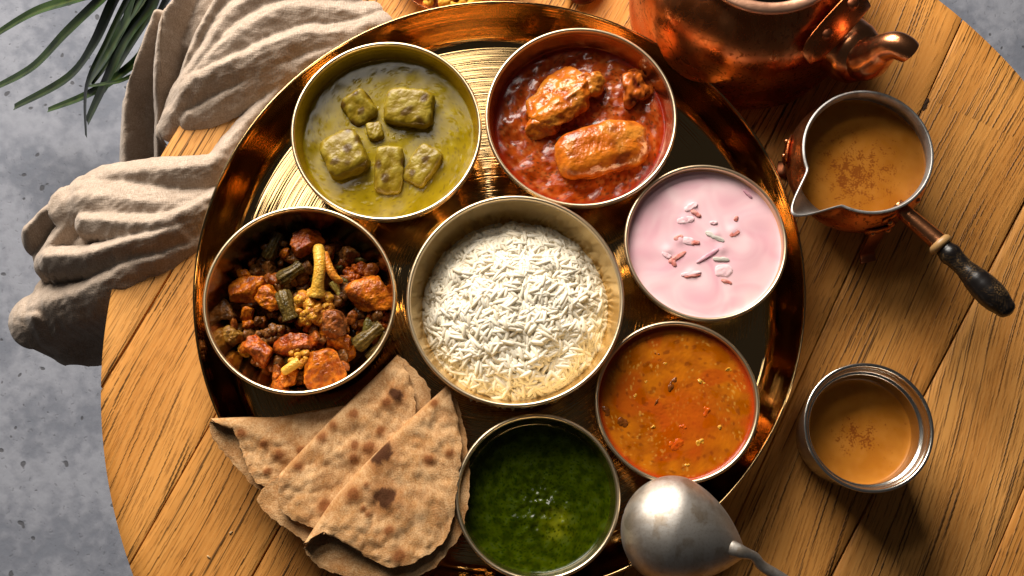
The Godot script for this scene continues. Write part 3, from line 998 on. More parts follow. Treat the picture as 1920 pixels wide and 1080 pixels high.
func build_raita() -> void:
	var c := Vector3(.1168, .0438, -.0165)
	var t := thing("pink_raita", c, "smooth pale pink yoghurt with floating onion and tomato bits", "yoghurt")
	var swirl := func(p):
		var w: Vector3 = p + Vector3(n3(p, 30), 0, n3(p + Vector3(9, 9, 9), 30)) * .012
		var col := mixc(Color(.67, .37, .42), Color(.76, .53, .55), .5 + fbm(w, 30) * .9)
		return mixc(col, Color(.62, .30, .38), smoothstep(.2, .8, n3(w + Vector3(3, 3, 3), 42)) * .3)
	var spots := [Vector3(.1097, .0438, -.0402), Vector3(.1058, .0438, -.032), Vector3(.1021, .0438, -.0191), Vector3(.1233, .0438, -.0225), Vector3(.1268, .0438, -.0131), Vector3(.1278, .0438, .0003), Vector3(.1081, .0438, .0016), Vector3(.1348, .0438, -.0252), Vector3(.0944, .0438, -.0124)]
	part("yoghurt", pool(c, .0468, func(p):
		var h := n3(p, 45) * .00025
		for s in spots:
			h += .0009 * exp(-pow(p.distance_to(Vector3(s.x, p.y, s.z)) / .0032, 2))
		return h, swirl, 64, 200), M.milk, t)
	var pinkish := func(p, b, _d): return mixc(Color(.71, .45, .48), Color(.76, .54, .56), .5 + b)
	var tom := func(p, b, _d): return mixc(Color(.52, .14, .11), Color(.66, .32, .28), .5 + b)
	var onion := func(p, b, _d): return mixc(Color(.46, .20, .27), Color(.66, .40, .44), .5 + b)
	var herb := func(p, b, _d): return mixc(Color(.42, .40, .34), Color(.60, .54, .50), .5 + b)
	var bits := [[Vector3(.1097, .0438, -.0402),.0036,.0016,30,pinkish,"onion_bit"],[Vector3(.1122, .0438, -.0361),.0030,.0010,-35,tom,"tomato_bit"],[Vector3(.1058, .0438, -.0317),.0040,.0018,10,pinkish,"onion_bit"],[Vector3(.1012, .0438, -.0205),.0024,.0012,20,tom,"tomato_bit"],[Vector3(.1069, .0438, -.0185),.0034,.0018,-10,pinkish,"onion_bit"],[Vector3(.1111, .0438, -.0175),.0022,.0012,0,tom,"tomato_bit"],[Vector3(.1001, .0438, -.0084),.0048,.0011,32,tom,"tomato_bit"],[Vector3(.0974, .0438, -.005),.0022,.0011,-60,tom,"tomato_bit"],[Vector3(.1233, .0438, -.0212),.0048,.0013,-28,herb,"herb_leaf"],[Vector3(.1196, .0438, -.0097),.0070,.0010,32,onion,"onion_bit"],[Vector3(.1265, .0438, -.007),.0038,.0011,-5,herb,"herb_leaf"],[Vector3(.1081, .0438, .002),.0046,.0011,8,pinkish,"onion_bit"],[Vector3(.1087, .0438, .0033),.0038,.0008,8,tom,"tomato_bit"],[Vector3(.1278, .0438, .0003),.0040,.0030,0,pinkish,"onion_bit"],[Vector3(.1354, .0438, -.0232),.0026,.0014,25,tom,"tomato_bit"],[Vector3(.1368, .0438, -.0327),.0014,.0010,60,tom,"tomato_bit"],[Vector3(.1291, .0438, .0069),.0026,.0009,-20,tom,"tomato_bit"],[Vector3(.0937, .0438, -.0097),.0026,.0014,-40,pinkish,"onion_bit"],[Vector3(.1447, .0438, -.0485),.0028,.0007,-45,onion,"onion_bit"],[Vector3(.123, .0438, -.03),.0018,.0010,0,pinkish,"onion_bit"]]
	for b in bits:
		part(b[5], lump(b[0], Vector3(b[1] * 1.35, .0009, b[2] * 1.35), rot(b[3]), 2.6, .0004, 300, b[4], 8), M.milk, t)

func build_dal() -> void:
	var c := Vector3(.0962, .0445, .0804)
	var t := thing("lentil_soup", c, "thin orange lentil soup with yellow specks in the bowl behind the ladle", "soup")
	var cf := func(p):
		var r := Vector2(p.x - c.x, p.z - c.z).length()
		var col := mixc(Color(.27, .062, .003), Color(.42, .118, .007), .5 + fbm(p, 55) * 1.1)
		col = mixc(col, Color(.36, .05, .004), smoothstep(.1, .5, n3(p + Vector3(1, 2, 3), 40)) * .6)
		col = mixc(col, Color(.58, .30, .05), smoothstep(.45, .75, n3(Vector3(p.x * 1.6, 0, p.z) , 260)) * smoothstep(-.3, .4, n3(p + Vector3(0, 4, 0), 70)) * .55)
		col = mixc(col, Color(.10, .02, .004), smoothstep(.62, .75, n3(p + Vector3(7, 7, 7), 160)) * .5)
		col = mixc(col, Color(.40, .062, .004), smoothstep(.032, .004, Vector2(p.x - .102, p.z - .090).length()) * .75)
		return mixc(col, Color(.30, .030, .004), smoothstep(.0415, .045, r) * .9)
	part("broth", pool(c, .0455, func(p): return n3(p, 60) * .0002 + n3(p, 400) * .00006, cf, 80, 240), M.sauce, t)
	var tom := func(p, b, _d): return mixc(Color(.42, .045, .004), Color(.48, .09, .008), .5 + b)
	var chili := func(p, b, _d): return mixc(Color(.11, .030, .005), Color(.18, .05, .01), .5 + b)
	var lent := func(p, b, _d): return mixc(Color(.50, .20, .015), Color(.58, .30, .04), .5 + b)
	for b in [[Vector3(.0961, .0444, .1047),.0050,.0030,20,tom,"tomato_piece"],[Vector3(.1143, .0444, .0857),.0032,.0034,10,tom,"tomato_piece"],[Vector3(.0989, .0444, .0954),.0028,.0030,0,tom,"tomato_piece"],[Vector3(.0936, .0444, .07),.0058,.0018,62,chili,"dried_chilli"],[Vector3(.0844, .0444, .0807),.0032,.0007,60,chili,"dried_chilli"],[Vector3(.0645, .0444, .092),.0034,.0026,-40,chili,"dried_chilli"],[Vector3(.055, .0444, .0851),.0034,.0026,-50,chili,"dried_chilli"],[Vector3(.1092, .0444, .1038),.0034,.0017,30,lent,"lentil"],[Vector3(.1118, .0444, .0681),.0030,.0012,-20,lent,"lentil"],[Vector3(.1279, .0444, .0607),.0020,.0009,0,lent,"lentil"],[Vector3(.0902, .0444, .0572),.0016,.0009,0,lent,"lentil"],[Vector3(.0792, .0444, .0681),.0014,.0009,0,lent,"lentil"],[Vector3(.072, .0444, .0763),.0016,.0008,30,lent,"lentil"],[Vector3(.086, .0444, .0515),.0016,.0008,-30,chili,"dried_chilli"],[Vector3(.1013, .0444, .1167),.0016,.0010,0,lent,"lentil"],[Vector3(.0825, .0444, .0945),.0014,.0008,0,lent,"lentil"],[Vector3(.1214, .0444, .0945),.0014,.0008,50,lent,"lentil"]]:
		part(b[5], lump(b[0] - Vector3(0, .0003, 0), Vector3(b[1], .0007, b[2]), rot(b[3]), 3.0, .0008, 260, b[4], 9, 3), M.sauce, t)

func build_spinach() -> void:
	var c := Vector3(.0147, .0345, .1347)
	var t := thing("spinach_puree", c, "deep green spinach puree with glossy ripples in its bowl", "puree")
	var cf := func(p):
		var col := mixc(Color(.014, .022, .002), Color(.034, .050, .004), .5 + fbm(p, 120) * 1.2)
		col = mixc(col, Color(.16, .17, .006), smoothstep(.014, .002, Vector2(p.x - .026, p.z - .150).length()) * (.45 + .4 * n3(p, 160)))
		return mixc(col, Color(.006, .014, .002), smoothstep(.5, .65, n3(p + Vector3(5, 0, 0), 480)) * .8)
	part("puree", pool(c, .0430, func(p):
		var d := Vector2(p.x - .017, p.z - .137).length()
		return n3(p, 50) * .0002 + (n3(p, 95) * .0011 + n3(p, 210) * .0006) * exp(-pow(d / .018, 2)) + n3(p, 420) * .00004, cf, 90, 240), M.sauce, t)

# =================================================================== chapatis
# a folded sheet: F is the fold, A the free edge of the upper flap, B the free edge of the lower flap
func chapati(label: String, F: Array, A: Array, B: Array, r0: float, r1: float, base: float, lift: float, spots: Array, sd: float) -> void:
	var N := 130
	var K := 96
	var lines := []
	for src in [F, A, B]:
		lines.append(resample(src, N))
	var P := []
	for i in N + 1:
		var row := []
		var f: Vector3 = lines[0][i]
		var a: Vector3 = lines[1][i]
		var b: Vector3 = lines[2][i]
		var r := lerpf(r0, r1, pow(float(i) / N, 1.5))
		for k in K + 1:
			var t := float(k) / K * 2 - 1
			var s := absf(t)
			var q: Vector3 = f.lerp(a if t > 0 else b, s)
			var len2 := f.distance_to(a if t > 0 else b)
			var along := s * len2
			# the round of the fold: a half circle of radius r, then flat
			var x := clampf(along / (r * 2.2), 0, 1)
			var y := sqrt(maxf(1 - (1 - x) * (1 - x), 0)) * r
			var fall := smoothstep(r * 1.5, maxf(len2, r * 1.6), along)
			var top := lerpf(y, minf(r, .0022), fall * .75)
			q.y = base + r + (top if t > 0 else -y) + lift * float(i) / N * 0.0
			var wob := n3(Vector3(q.x, sd + (3.0 if t > 0 else 0.0), q.z), 42) * .0012 + n3(Vector3(q.x, sd, q.z), 130) * .0006
			q.y += wob * smoothstep(0, .3, s) * (1.0 if t > 0 else .35)
			q.x += n3(Vector3(q.x, sd, q.z), 190) * .0007 * s
			q.z += n3(Vector3(q.z, sd + 5, q.x), 190) * .0007 * s
			for sp in spots:
				if t > 0:
					q.y += .0011 * exp(-pow(Vector2(q.x - sp[0].x, q.z - sp[0].z).length() / (sp[1] * 1.5), 2))
			row.append(q)
		P.append(row)
	var Nn := []
	for i in N + 1:
		var row := []
		for k in K + 1:
			var du: Vector3 = P[mini(i + 1, N)][k] - P[maxi(i - 1, 0)][k]
			var dv: Vector3 = P[i][mini(k + 1, K)] - P[i][maxi(k - 1, 0)]
			var nn := du.cross(dv)
			row.append(nn.normalized() if nn.length() > 1e-12 else Vector3.UP)
		Nn.append(row)
	var T := .0007
	var sg := 1.0 if Nn[N / 2][K * 3 / 4].y > 0 else -1.0
	var cf := func(u, v, p):
		var q := Vector3(p.x, sd + (4.0 if v > .5 else 0.0), p.z)
		var col := mixc(Color(.40, .21, .082), Color(.58, .365, .185), .5 + fbm(q, 60) * .8 + n3(q, 520) * .4)
		col = mixc(col, Color(.29, .115, .030), smoothstep(.0, .6, n3(q + Vector3(2, 2, 2), 55) * .8 + n3(q, 360) * .5) * .42)
		for sp in spots:
			if v > .5:
				var d = Vector2(p.x - sp[0].x, p.z - sp[0].z).length() / (sp[1] * 1.3) + n3(q, 150) * .24 + n3(q, 420) * .12
				col = mixc(col, Color(.30, .125, .04), smoothstep(2.1, 1.0, d) * .7)
				col = mixc(col, [Color(.052, .018, .008), Color(.17, .052, .014)][sp[2]], smoothstep(1.12, .72, d) * (.95 if sp[2] == 0 else .8))
		return col
	var st := start()
	for side in [1.0, -1.0]:
		add_grid(st, N, K, func(u, v):
			var uu: float = u if side * sg < 0 else 1.0 - u
			var i := int(round(uu * N))
			var k := int(round(v * K))
			var e := minf(minf(k, K - k), 4.0) / 4.0
			return P[i][k] + Nn[i][k] * (side * T * (.35 + .65 * e)), cf)
	var m := part("chapati", done(st), M.bread)
	tag(m, label, "flatbread", "folded chapatis at the tray's lower left")

func resample(src: Array, n: int) -> Array:
	var q := smooth_line(src, 8)
	var L := [0.0]
	for i in range(1, q.size()):
		L.append(L[-1] + (q[i] as Vector3).distance_to(q[i - 1]))
	var out := []
	var j := 0
	for i in n + 1:
		var want: float = L[-1] * i / n
		while j < q.size() - 2 and L[j + 1] < want:
			j += 1
		out.append((q[j] as Vector3).lerp(q[j + 1], clampf((want - L[j]) / maxf(L[j + 1] - L[j], 1e-9), 0, 1)))
	return out

func build_chapatis() -> void:
	chapati("small folded chapati at the back left, its corner over the tray rim",
		[Vector3(-.0944, .04, .0807), Vector3(-.1132, .04, .0838), Vector3(-.1378, .04, .0883), Vector3(-.1588, .04, .0886), Vector3(-.1776, .04, .0895)],
		[Vector3(-.0911, .04, .0845), Vector3(-.0968, .04, .1033), Vector3(-.1238, .04, .1264), Vector3(-.1445, .04, .1286), Vector3(-.1562, .04, .1132), Vector3(-.162, .04, .0977), Vector3(-.174, .04, .092)],
		[Vector3(-.0914, .038, .0858), Vector3(-.1, .038, .1093), Vector3(-.127, .038, .1339), Vector3(-.147, .038, .1303), Vector3(-.1654, .038, .113), Vector3(-.1771, .038, .0999), Vector3(-.1789, .038, .0911)],
		.002, .0036, .0345, 0, [[Vector3(-.1451, .04, .1039), .0018, 1], [Vector3(-.1355, .04, .1104), .0022, 1], [Vector3(-.1586, .04, .0977), .0019, 1], [Vector3(-.1421, .04, .12), .0015, 1], [Vector3(-.1231, .04, .1079), .0015, 1]], 1.0)
	chapati("pale folded chapati in the middle of the three, lying across the back one",
		[Vector3(-.0677, .05, .0519), Vector3(-.0811, .05, .0658), Vector3(-.1024, .05, .0871), Vector3(-.1199, .05, .1062), Vector3(-.1339, .05, .1221)],
		[Vector3(-.0671, .05, .0519), Vector3(-.0599, .05, .0671), Vector3(-.0564, .05, .0859), Vector3(-.0614, .05, .1075), Vector3(-.082, .05, .1407), Vector3(-.1026, .05, .1556), Vector3(-.1164, .05, .1511), Vector3(-.1297, .05, .1452), Vector3(-.1344, .05, .1362), Vector3(-.1338, .05, .1233)],
		[Vector3(-.0668, .046, .0518), Vector3(-.0549, .046, .0632), Vector3(-.0481, .046, .0759), Vector3(-.0525, .046, .107), Vector3(-.0791, .046, .1495), Vector3(-.1091, .046, .1614), Vector3(-.1276, .046, .1539), Vector3(-.1402, .046, .145), Vector3(-.1475, .046, .1345), Vector3(-.1364, .046, .1242)],
		.002, .0030, .0400, 0, [[Vector3(-.0681, .05, .0759), .0034, 0], [Vector3(-.0732, .05, .0803), .0022, 1], [Vector3(-.0925, .05, .0874), .0020, 1], [Vector3(-.1103, .05, .101), .0020, 1], [Vector3(-.0913, .05, .1059), .0020, 1], [Vector3(-.0917, .05, .1127), .0020, 1], [Vector3(-.083, .05, .1068), .0026, 1], [Vector3(-.1234, .05, .1175), .0020, 1], [Vector3(-.1072, .05, .1401), .0028, 1], [Vector3(-.1044, .05, .0939), .0018, 1], [Vector3(-.0765, .05, .097), .0018, 1]], 2.0)
	chapati("front folded chapati with two dark burnt blisters and a gaping fold",
		[Vector3(-.0383, .055, .0717), Vector3(-.0613, .055, .0933), Vector3(-.0821, .055, .1147), Vector3(-.1011, .055, .1366), Vector3(-.1172, .055, .1622)],
		[Vector3(-.0369, .058, .0722), Vector3(-.035, .058, .0771), Vector3(-.0314, .058, .0925), Vector3(-.0291, .058, .1104), Vector3(-.0311, .058, .1266), Vector3(-.0332, .058, .145), Vector3(-.0378, .058, .1588), Vector3(-.0457, .058, .1666), Vector3(-.0569, .058, .1721), Vector3(-.0678, .058, .1741), Vector3(-.0807, .058, .1692), Vector3(-.0953, .058, .1599), Vector3(-.1062, .058, .1559), Vector3(-.1155, .058, .1611)],
		[Vector3(-.0369, .046, .0708), Vector3(-.0312, .046, .0822), Vector3(-.0256, .046, .108), Vector3(-.0245, .046, .1314), Vector3(-.0286, .046, .1548), Vector3(-.0363, .046, .1655), Vector3(-.0443, .046, .1749), Vector3(-.0572, .046, .1802), Vector3(-.0737, .046, .1825), Vector3(-.0912, .046, .1802), Vector3(-.1055, .046, .1755), Vector3(-.1139, .046, .1699), Vector3(-.1181, .046, .1631)],
		.0022, .0054, .0450, 0, [[Vector3(-.0758, .056, .1102), .0056, 0], [Vector3(-.072, .056, .136), .0050, 0], [Vector3(-.0896, .056, .1339), .0030, 1], [Vector3(-.0631, .056, .1683), .0026, 1], [Vector3(-.0694, .056, .1543), .0019, 1], [Vector3(-.0474, .056, .1142), .0022, 1], [Vector3(-.0356, .056, .1108), .0016, 1], [Vector3(-.0842, .056, .142), .0012, 1], [Vector3(-.0811, .056, .1446), .0012, 1], [Vector3(-.0455, .056, .0815), .0015, 1], [Vector3(-.0828, .056, .1286), .0012, 1]], 3.0)

# =================================================================== copper ware
func build_kettle() -> void:
	var c := Vector3(.155, 0, -.196)
	var t := thing("copper_kettle", c, "old copper kettle with curved spout standing behind the tray", "kettle")
	var dents := func(p, a): return p * (1.0 + .012 * n3(p, 22))
	var body := smooth_line([Vector2(0, 0), Vector2(.064, 0), Vector2(.0745, .004), Vector2(.0765, .011), Vector2(.0752, .022), Vector2(.0745, .036), Vector2(.0735, .050), Vector2(.0690, .064), Vector2(.0600, .076), Vector2(.0490, .083), Vector2(.0460, .087)], 5)
	part("body", lathe(body, c, 128, dents), M.copper, t)
	var brim := smooth_line([Vector2(.046, .086), Vector2(.0490, .0875), Vector2(.0505, .0895), Vector2(.0495, .0915), Vector2(.0460, .0920), Vector2(.0430, .0905), Vector2(.0420, .086)], 4)
	part("collar", lathe(brim, c, 96, dents), M.copper_worn, t)
	part("interior", lathe(smooth_line([Vector2(.0420, .086), Vector2(.0425, .078), Vector2(.055, .060), Vector2(.06, .03), Vector2(.05, .014), Vector2(.0, .012)], 4), c, 64, dents), M.soot, t)
	# spout: a fat root that bends up to a narrow beak
	var root := smooth_line([Vector3(.2048, .046, -.1515), Vector3(.2092, .048, -.1454), Vector3(.2143, .05, -.1394), Vector3(.2193, .052, -.1341), Vector3(.2237, .054, -.1295), Vector3(.2253, .055, -.1276)], 4)
	var rk := [.0190, .0200, .0198, .0172, .0105, .0010]
	var rr := []
	for i in root.size():
		var q := float(i) / (root.size() - 1) * 5
		var k := mini(int(q), 4)
		rr.append(lerpf(rk[k], rk[k + 1], q - k) if k < 4 else .0105 * sqrt(1.0 - pow(q - 4.0, 2)) + .0002)
	var st := start()
	add_tube(st, root, rr, 40, true)
	var sp := smooth_line([Vector3(.215, .052, -.1384), Vector3(.2194, .06, -.1317), Vector3(.2221, .07, -.1295), Vector3(.2245, .079, -.1294), Vector3(.2288, .085, -.1279), Vector3(.2337, .086, -.125), Vector3(.2367, .085, -.123)], 6)
	var sr := []
	var keys := [.0150, .0142, .0108, .0086, .0082, .0078, .0070]
	for i in sp.size():
		var q := float(i) / (sp.size() - 1) * (keys.size() - 1)
		var k := mini(int(q), keys.size() - 2)
		sr.append(lerpf(keys[k], keys[k + 1], q - k))
	add_tube(st, sp, sr, 36, false)
	var ins := []
	var ir := []
	for i in range(sp.size() - 1, sp.size() - 12, -1):
		ins.append(sp[i])
		ir.append(sr[i] - .0011 if i > sp.size() - 11 else .0002)
	part("spout", done(st), M.copper_bright, t)
	st = start()
	add_tube(st, ins, ir, 30, false)
	part("spout_lining", done(st), M.copper_dark, t)
	st = start()
	var e: Vector3 = sp[-1]
	var dirn: Vector3 = (sp[-1] - sp[-3]).normalized()
	add_tube(st, [e - dirn * .0004, e + dirn * .0003], [sr[-1] + .0002, sr[-1] - .0010], 36, false)
	part("spout_lip", done(st), M.tin, t)
	st = start()
	var d0: Vector3 = (root[1] - root[0]).normalized()
	add_tube(st, [root[0] - d0 * .003, root[0] + d0 * .002, root[0] + d0 * .004, root[0] + d0 * .005], [.0215, .0215, .0208, .0192], 40, false)
	part("spout_collar", done(st), M.copper_dark, t)
	# ear plate of the handle, held by two rivets, with the bail rising out of it
	var pc := Vector3(.1917, .075, -.1415)
	var ax := (Vector3(.2072, .08, -.1602) - Vector3(.1844, .072, -.1366)).normalized()
	var outw := Vector3(pc.x - c.x, .055, pc.z - c.z).normalized()
	var pts := []
	for k in 9:
		pts.append(pc + ax * lerpf(-.021, .030, k / 8.0) + outw * .002)
	st = start()
	add_tube(st, pts, [.006, .0095, .0105, .0110, .0112, .0112, .0110, .0106, .010], 24, true, 0, 0.0, null, .16, outw)
	part("ear_plate", done(st), M.copper, t)
	for p in [Vector3(.1888, .076, -.141), Vector3(.2035, .083, -.1572)]:
		part("rivet", lathe([Vector2(.0042, -.003), Vector2(.0042, .0014), Vector2(.0034, .0026), Vector2(.0018, .0033), Vector2(.0001, .0035)], p + outw * .0025, 20), M.copper_dark, t)
	var bail := smooth_line([pc + ax * .030, pc + ax * .045 + Vector3(0, .03, -.004), Vector3(.19, .175, -.215), Vector3(.150, .205, -.235), Vector3(.105, .17, -.235), Vector3(.094, .09, -.215)], 8)
	var br := []
	for p in bail:
		br.append(.0045)
	part("bail_handle", tube(bail, br, 16), M.copper_dark, t)

func build_pan() -> void:
	var c := Vector3(.216, 0, -.071)
	var R := .0397
	var H := .058
	var t := thing("copper_milk_pan", c, "small copper pan of milky tea with pouring lip and black handle", "pan")
	# the lip of the pan is pulled out to a spout towards the tray
	var sd := Vector3(.1647, .06, -.0283) - c
	var sa := atan2(sd.z, sd.x)
	var spout := func(p: Vector3, a: float) -> Vector3:
		var da := absf(wrapf(a - sa, -PI, PI))
		var k := clampf(1.0 - da / .40, 0, 1)
		var up := smoothstep(H - .019, H - .001, p.y)
		var pull := pow(sin(k * PI / 2), 1.25) * up * .0235
		var o := Vector3(cos(sa), 0, sin(sa))
		var side := Vector3(-o.z, 0, o.x)
		var off := p.dot(side)
		return p + o * pull - side * off * (k * up * .1) + Vector3(0, .0015 * k * up, 0)
	var out := smooth_line([Vector2(0, .017), Vector2(.026, .017), Vector2(.036, .0195), Vector2(.0425, .027), Vector2(.0440, .036), Vector2(.0420, .046), Vector2(.0395, .053), Vector2(R, H - .001)], 5)
	part("body", lathe(out, c, 180, spout), M.copper, t)
	var inn := smooth_line([Vector2(R, H - .001), Vector2(R + .0001, H), Vector2(R - .0006, H + .0004), Vector2(R - .0016, H), Vector2(R - .0026, H - .005), Vector2(.0400, .046), Vector2(.0420, .036), Vector2(.0405, .027), Vector2(.034, .021), Vector2(0, .0185)], 4)
	part("tinned_lining", lathe(inn, c, 180, spout), M.tin, t)
	# three bent strap feet, each riveted to the body under a small plate
	for a in [Vector3(.176, 0, -.0802), Vector3(.2286, 0, -.0188), c * 2.0 + (c - Vector3(.176, 0, -.0802)) * .5 + (c - Vector3(.2286, 0, -.0188)) * .5 - c * 1.0]:
		var o: Vector3 = Vector3(a.x - c.x, 0, a.z - c.z).normalized()
		var fd := Vector2(a.x - c.x, a.z - c.z).length()
		var foot := smooth_line([c + o * .0428 + Vector3(0, .034, 0), c + o * maxf(.0436, fd - .007) + Vector3(0, .024, 0), c + o * (fd - .005) + Vector3(0, .011, 0), c + o * (fd - .003) + Vector3(0, .004, 0), c + o * (fd + .002) + Vector3(0, .0014, 0)], 4)
		var st := start()
		var fr := []
		for p in foot:
			fr.append(.0052)
		add_tube(st, foot, fr, 16, true, 0, 0.0, null, .26, o)
		var f := part("foot", done(st), M.copper_dark, t)
		var side := Vector3(-o.z, 0, o.x)
		st = start()
		add_tube(st, [c + o * .0436 + Vector3(0, .036, 0) - side * .009, c + o * .0448 + Vector3(0, .036, 0) - side * .004, c + o * .0448 + Vector3(0, .036, 0) + side * .004, c + o * .0436 + Vector3(0, .036, 0) + side * .009], [.003, .0045, .0045, .003], 12, true, 0, 0.0, null, .3, o)
		part("foot_plate", done(st), M.copper, f)
		for s in [-1, 1]:
			part("rivet", lump(c + o * .0456 + Vector3(0, .036, 0) + side * .005 * s, Vector3(.0017, .0017, .0017), Basis(), 2.0, 0, 10, func(_p, _b, _d): return Color.WHITE, 4), M.copper_bright, f)
	# handle: bracket, copper socket, horn ring, worn black grip
	var h0 := Vector3(.2375, .046, -.0381)
	var h1 := Vector3(.2568, .05, -.0157)
	var h3 := Vector3(.2921, .056, .0307)
	var hd := (h3 - h0).normalized()
	var hb := smooth_line([h0 - hd * .004, h0, h0 + hd * .006, h1 - hd * .004, h1], 4)
	var hr := []
	for i in hb.size():
		hr.append(lerpf(.0040, .0062, float(i) / hb.size()))
	var hs := Vector3(-hd.z, 0, hd.x).normalized()
	var st3 := start()
	add_tube(st3, [h0 - hs * .015 - hd * .001, h0 - hs * .007, h0 + hs * .007, h0 + hs * .015 - hd * .001], [.003, .0052, .0052, .003], 14, true, 0, 0.0, null, .35, hd)
	var hbk := part("handle_bracket", done(st3), M.copper, t)
	for s in [-1, 1]:
		part("rivet", lump(h0 + hs * .0115 * s + hd * .0018, Vector3(.002, .002, .002), Basis(), 2.0, 0, 10, func(_p, _b, _d): return Color.WHITE, 5), M.copper_bright, hbk)
	part("handle_socket", tube(hb, hr, 20), M.copper_bright, t)
	part("horn_ring", tube([h1 - hd * .001, h1 + hd * .0005, h1 + hd * .0028, h1 + hd * .0040], [.0062, .0074, .0074, .0060], 24), M.horn, t)
	var g := []
	var gr := []
	var gl: float = (h3 - h1).length() - .004
	var key := [.0054, .0068, .0058, .0056, .0066, .0078, .0084, .0086, .0080, .0062, .0012]
	for k in 41:
		var q := k / 40.0
		g.append(h1 + hd * (.004 + gl * q))
		var z := q * 10
		var j := mini(int(z), 9)
		gr.append(lerpf(key[j], key[j + 1], smoothstep(0, 1, z - j) if j < 8 else sqrt(1 - pow(z - j, 2)) * -1 + 1 if j == 9 else z - j))
	part("grip", tube(g, gr, 24), M.handle, t)
	tea("spiced_tea", c + Vector3(0, .0385, 0), .0420, "milky brown tea sprinkled with spice in the copper pan", Vector2(.214, -.064), 2.1)

func tea(called: String, c: Vector3, r: float, label: String, mid: Vector2, spread: float) -> void:
	var t := thing(called, c, label, "tea")
	part("surface", pool(c, r, func(_p): return 0.0, func(p):
		var col := mixc(Color(.36, .125, .014), Color(.43, .165, .024), .5 + fbm(p, 45))
		var d := Vector2(p.x - mid.x, (p.z - mid.y) * 1.15).length() / (.011 * spread)
		var k := exp(-d * d) * .66 + n3(p, 130) * .35 + n3(p, 620) * .42 - .42
		return mixc(col, Color(.17, .035, .006), smoothstep(.0, .35, k) * .75), 90, 240), M.tea, t)

func build_cup() -> void:
	var c := Vector3(.205, 0, .096)
	var R := .0373
	var H := .055
	var t := thing("steel_cup", c, "round steel cup of milky tea standing alone on the bare table", "cup")
	var pr := smooth_line([Vector2(0, 0), Vector2(.026, 0), Vector2(.029, .0015), Vector2(.0315, .016), Vector2(.0335, .034), Vector2(.0345, .044)], 4)
	pr += smooth_line([Vector2(.0352, .0465), Vector2(.0368, .0505), Vector2(R, H - .0015), Vector2(R, H - .0003), Vector2(R - .0009, H), Vector2(R - .0018, H - .0004), Vector2(R - .0024, H - .002), Vector2(.0346, .050), Vector2(.0336, .0472), Vector2(.0326, .0466), Vector2(.0318, .0455), Vector2(.0316, .042), Vector2(.0308, .030), Vector2(.0285, .010), Vector2(.025, .003), Vector2(0, .002)], 4)
	part("body", lathe(pr, c, 128), M.steel, t)
	tea("milky_tea", c + Vector3(0, .0330, 0), .0312, "milky brown tea with a pinch of spice in the steel cup", Vector2(.204, .098), 1.0)

func build_ladle() -> void:
	var t := thing("silver_ladle", Vector3(.0907, .05, .1526), "tarnished silver ladle lying face down across the tray rim", "ladle")
	var a0 := Vector3(.0635, .048, .1442)
	var a1 := Vector3(.131, .05, .1673)
	var ax := (a1 - a0)
	var L := ax.length()
	ax = ax.normalized()
	var sd := Vector3(-ax.z, 0, ax.x)
	var hw := func(q: float) -> float:
		if q < .40:
			return sqrt(maxf(1 - pow(1 - q / .40, 2), 0))
		var z := (q - .40) / .60
		return (1 - pow(z, 2.1)) * (1 - .25 * z * (1 - z)) + .05 * z
	var st := start()
	for shell in [0.0, .0012]:
		add_grid(st, 48, 60, func(u, v):
			var q: float = v if shell > 0.0 else 1.0 - v
			q = .0002 + .9996 * (1 - cos(q * PI)) * .5
			var w: float = hw.call(q) * (.0305 - shell)
			var th: float = PI * u
			var hh: float = (w * .78 + .002)
			return a0 + ax * (L * q) + sd * (w * cos(th)) + Vector3(0, sin(th) * hh, 0))
	part("ladle_bowl", done(st), M.silver, t)
	var pts := smooth_line([a1 - ax * .014 + Vector3(0, .0105, 0), a1 - ax * .004 + Vector3(0, .0115, 0), a1 + ax * .004 + Vector3(0, .0085, 0), Vector3(.1397, .056, .1738), Vector3(.1533, .053, .1819), Vector3(.2039, .04, .2139)], 6)
	var rr := []
	for i in pts.size():
		var q := float(i) / pts.size()
		rr.append(.0046 - .0022 * smoothstep(.05, .35, q) + .001 * q)
	st = start()
	add_tube(st, pts, rr, 18, true, 0, 0.0, null, .6)
	part("handle", done(st), M.silver, t)

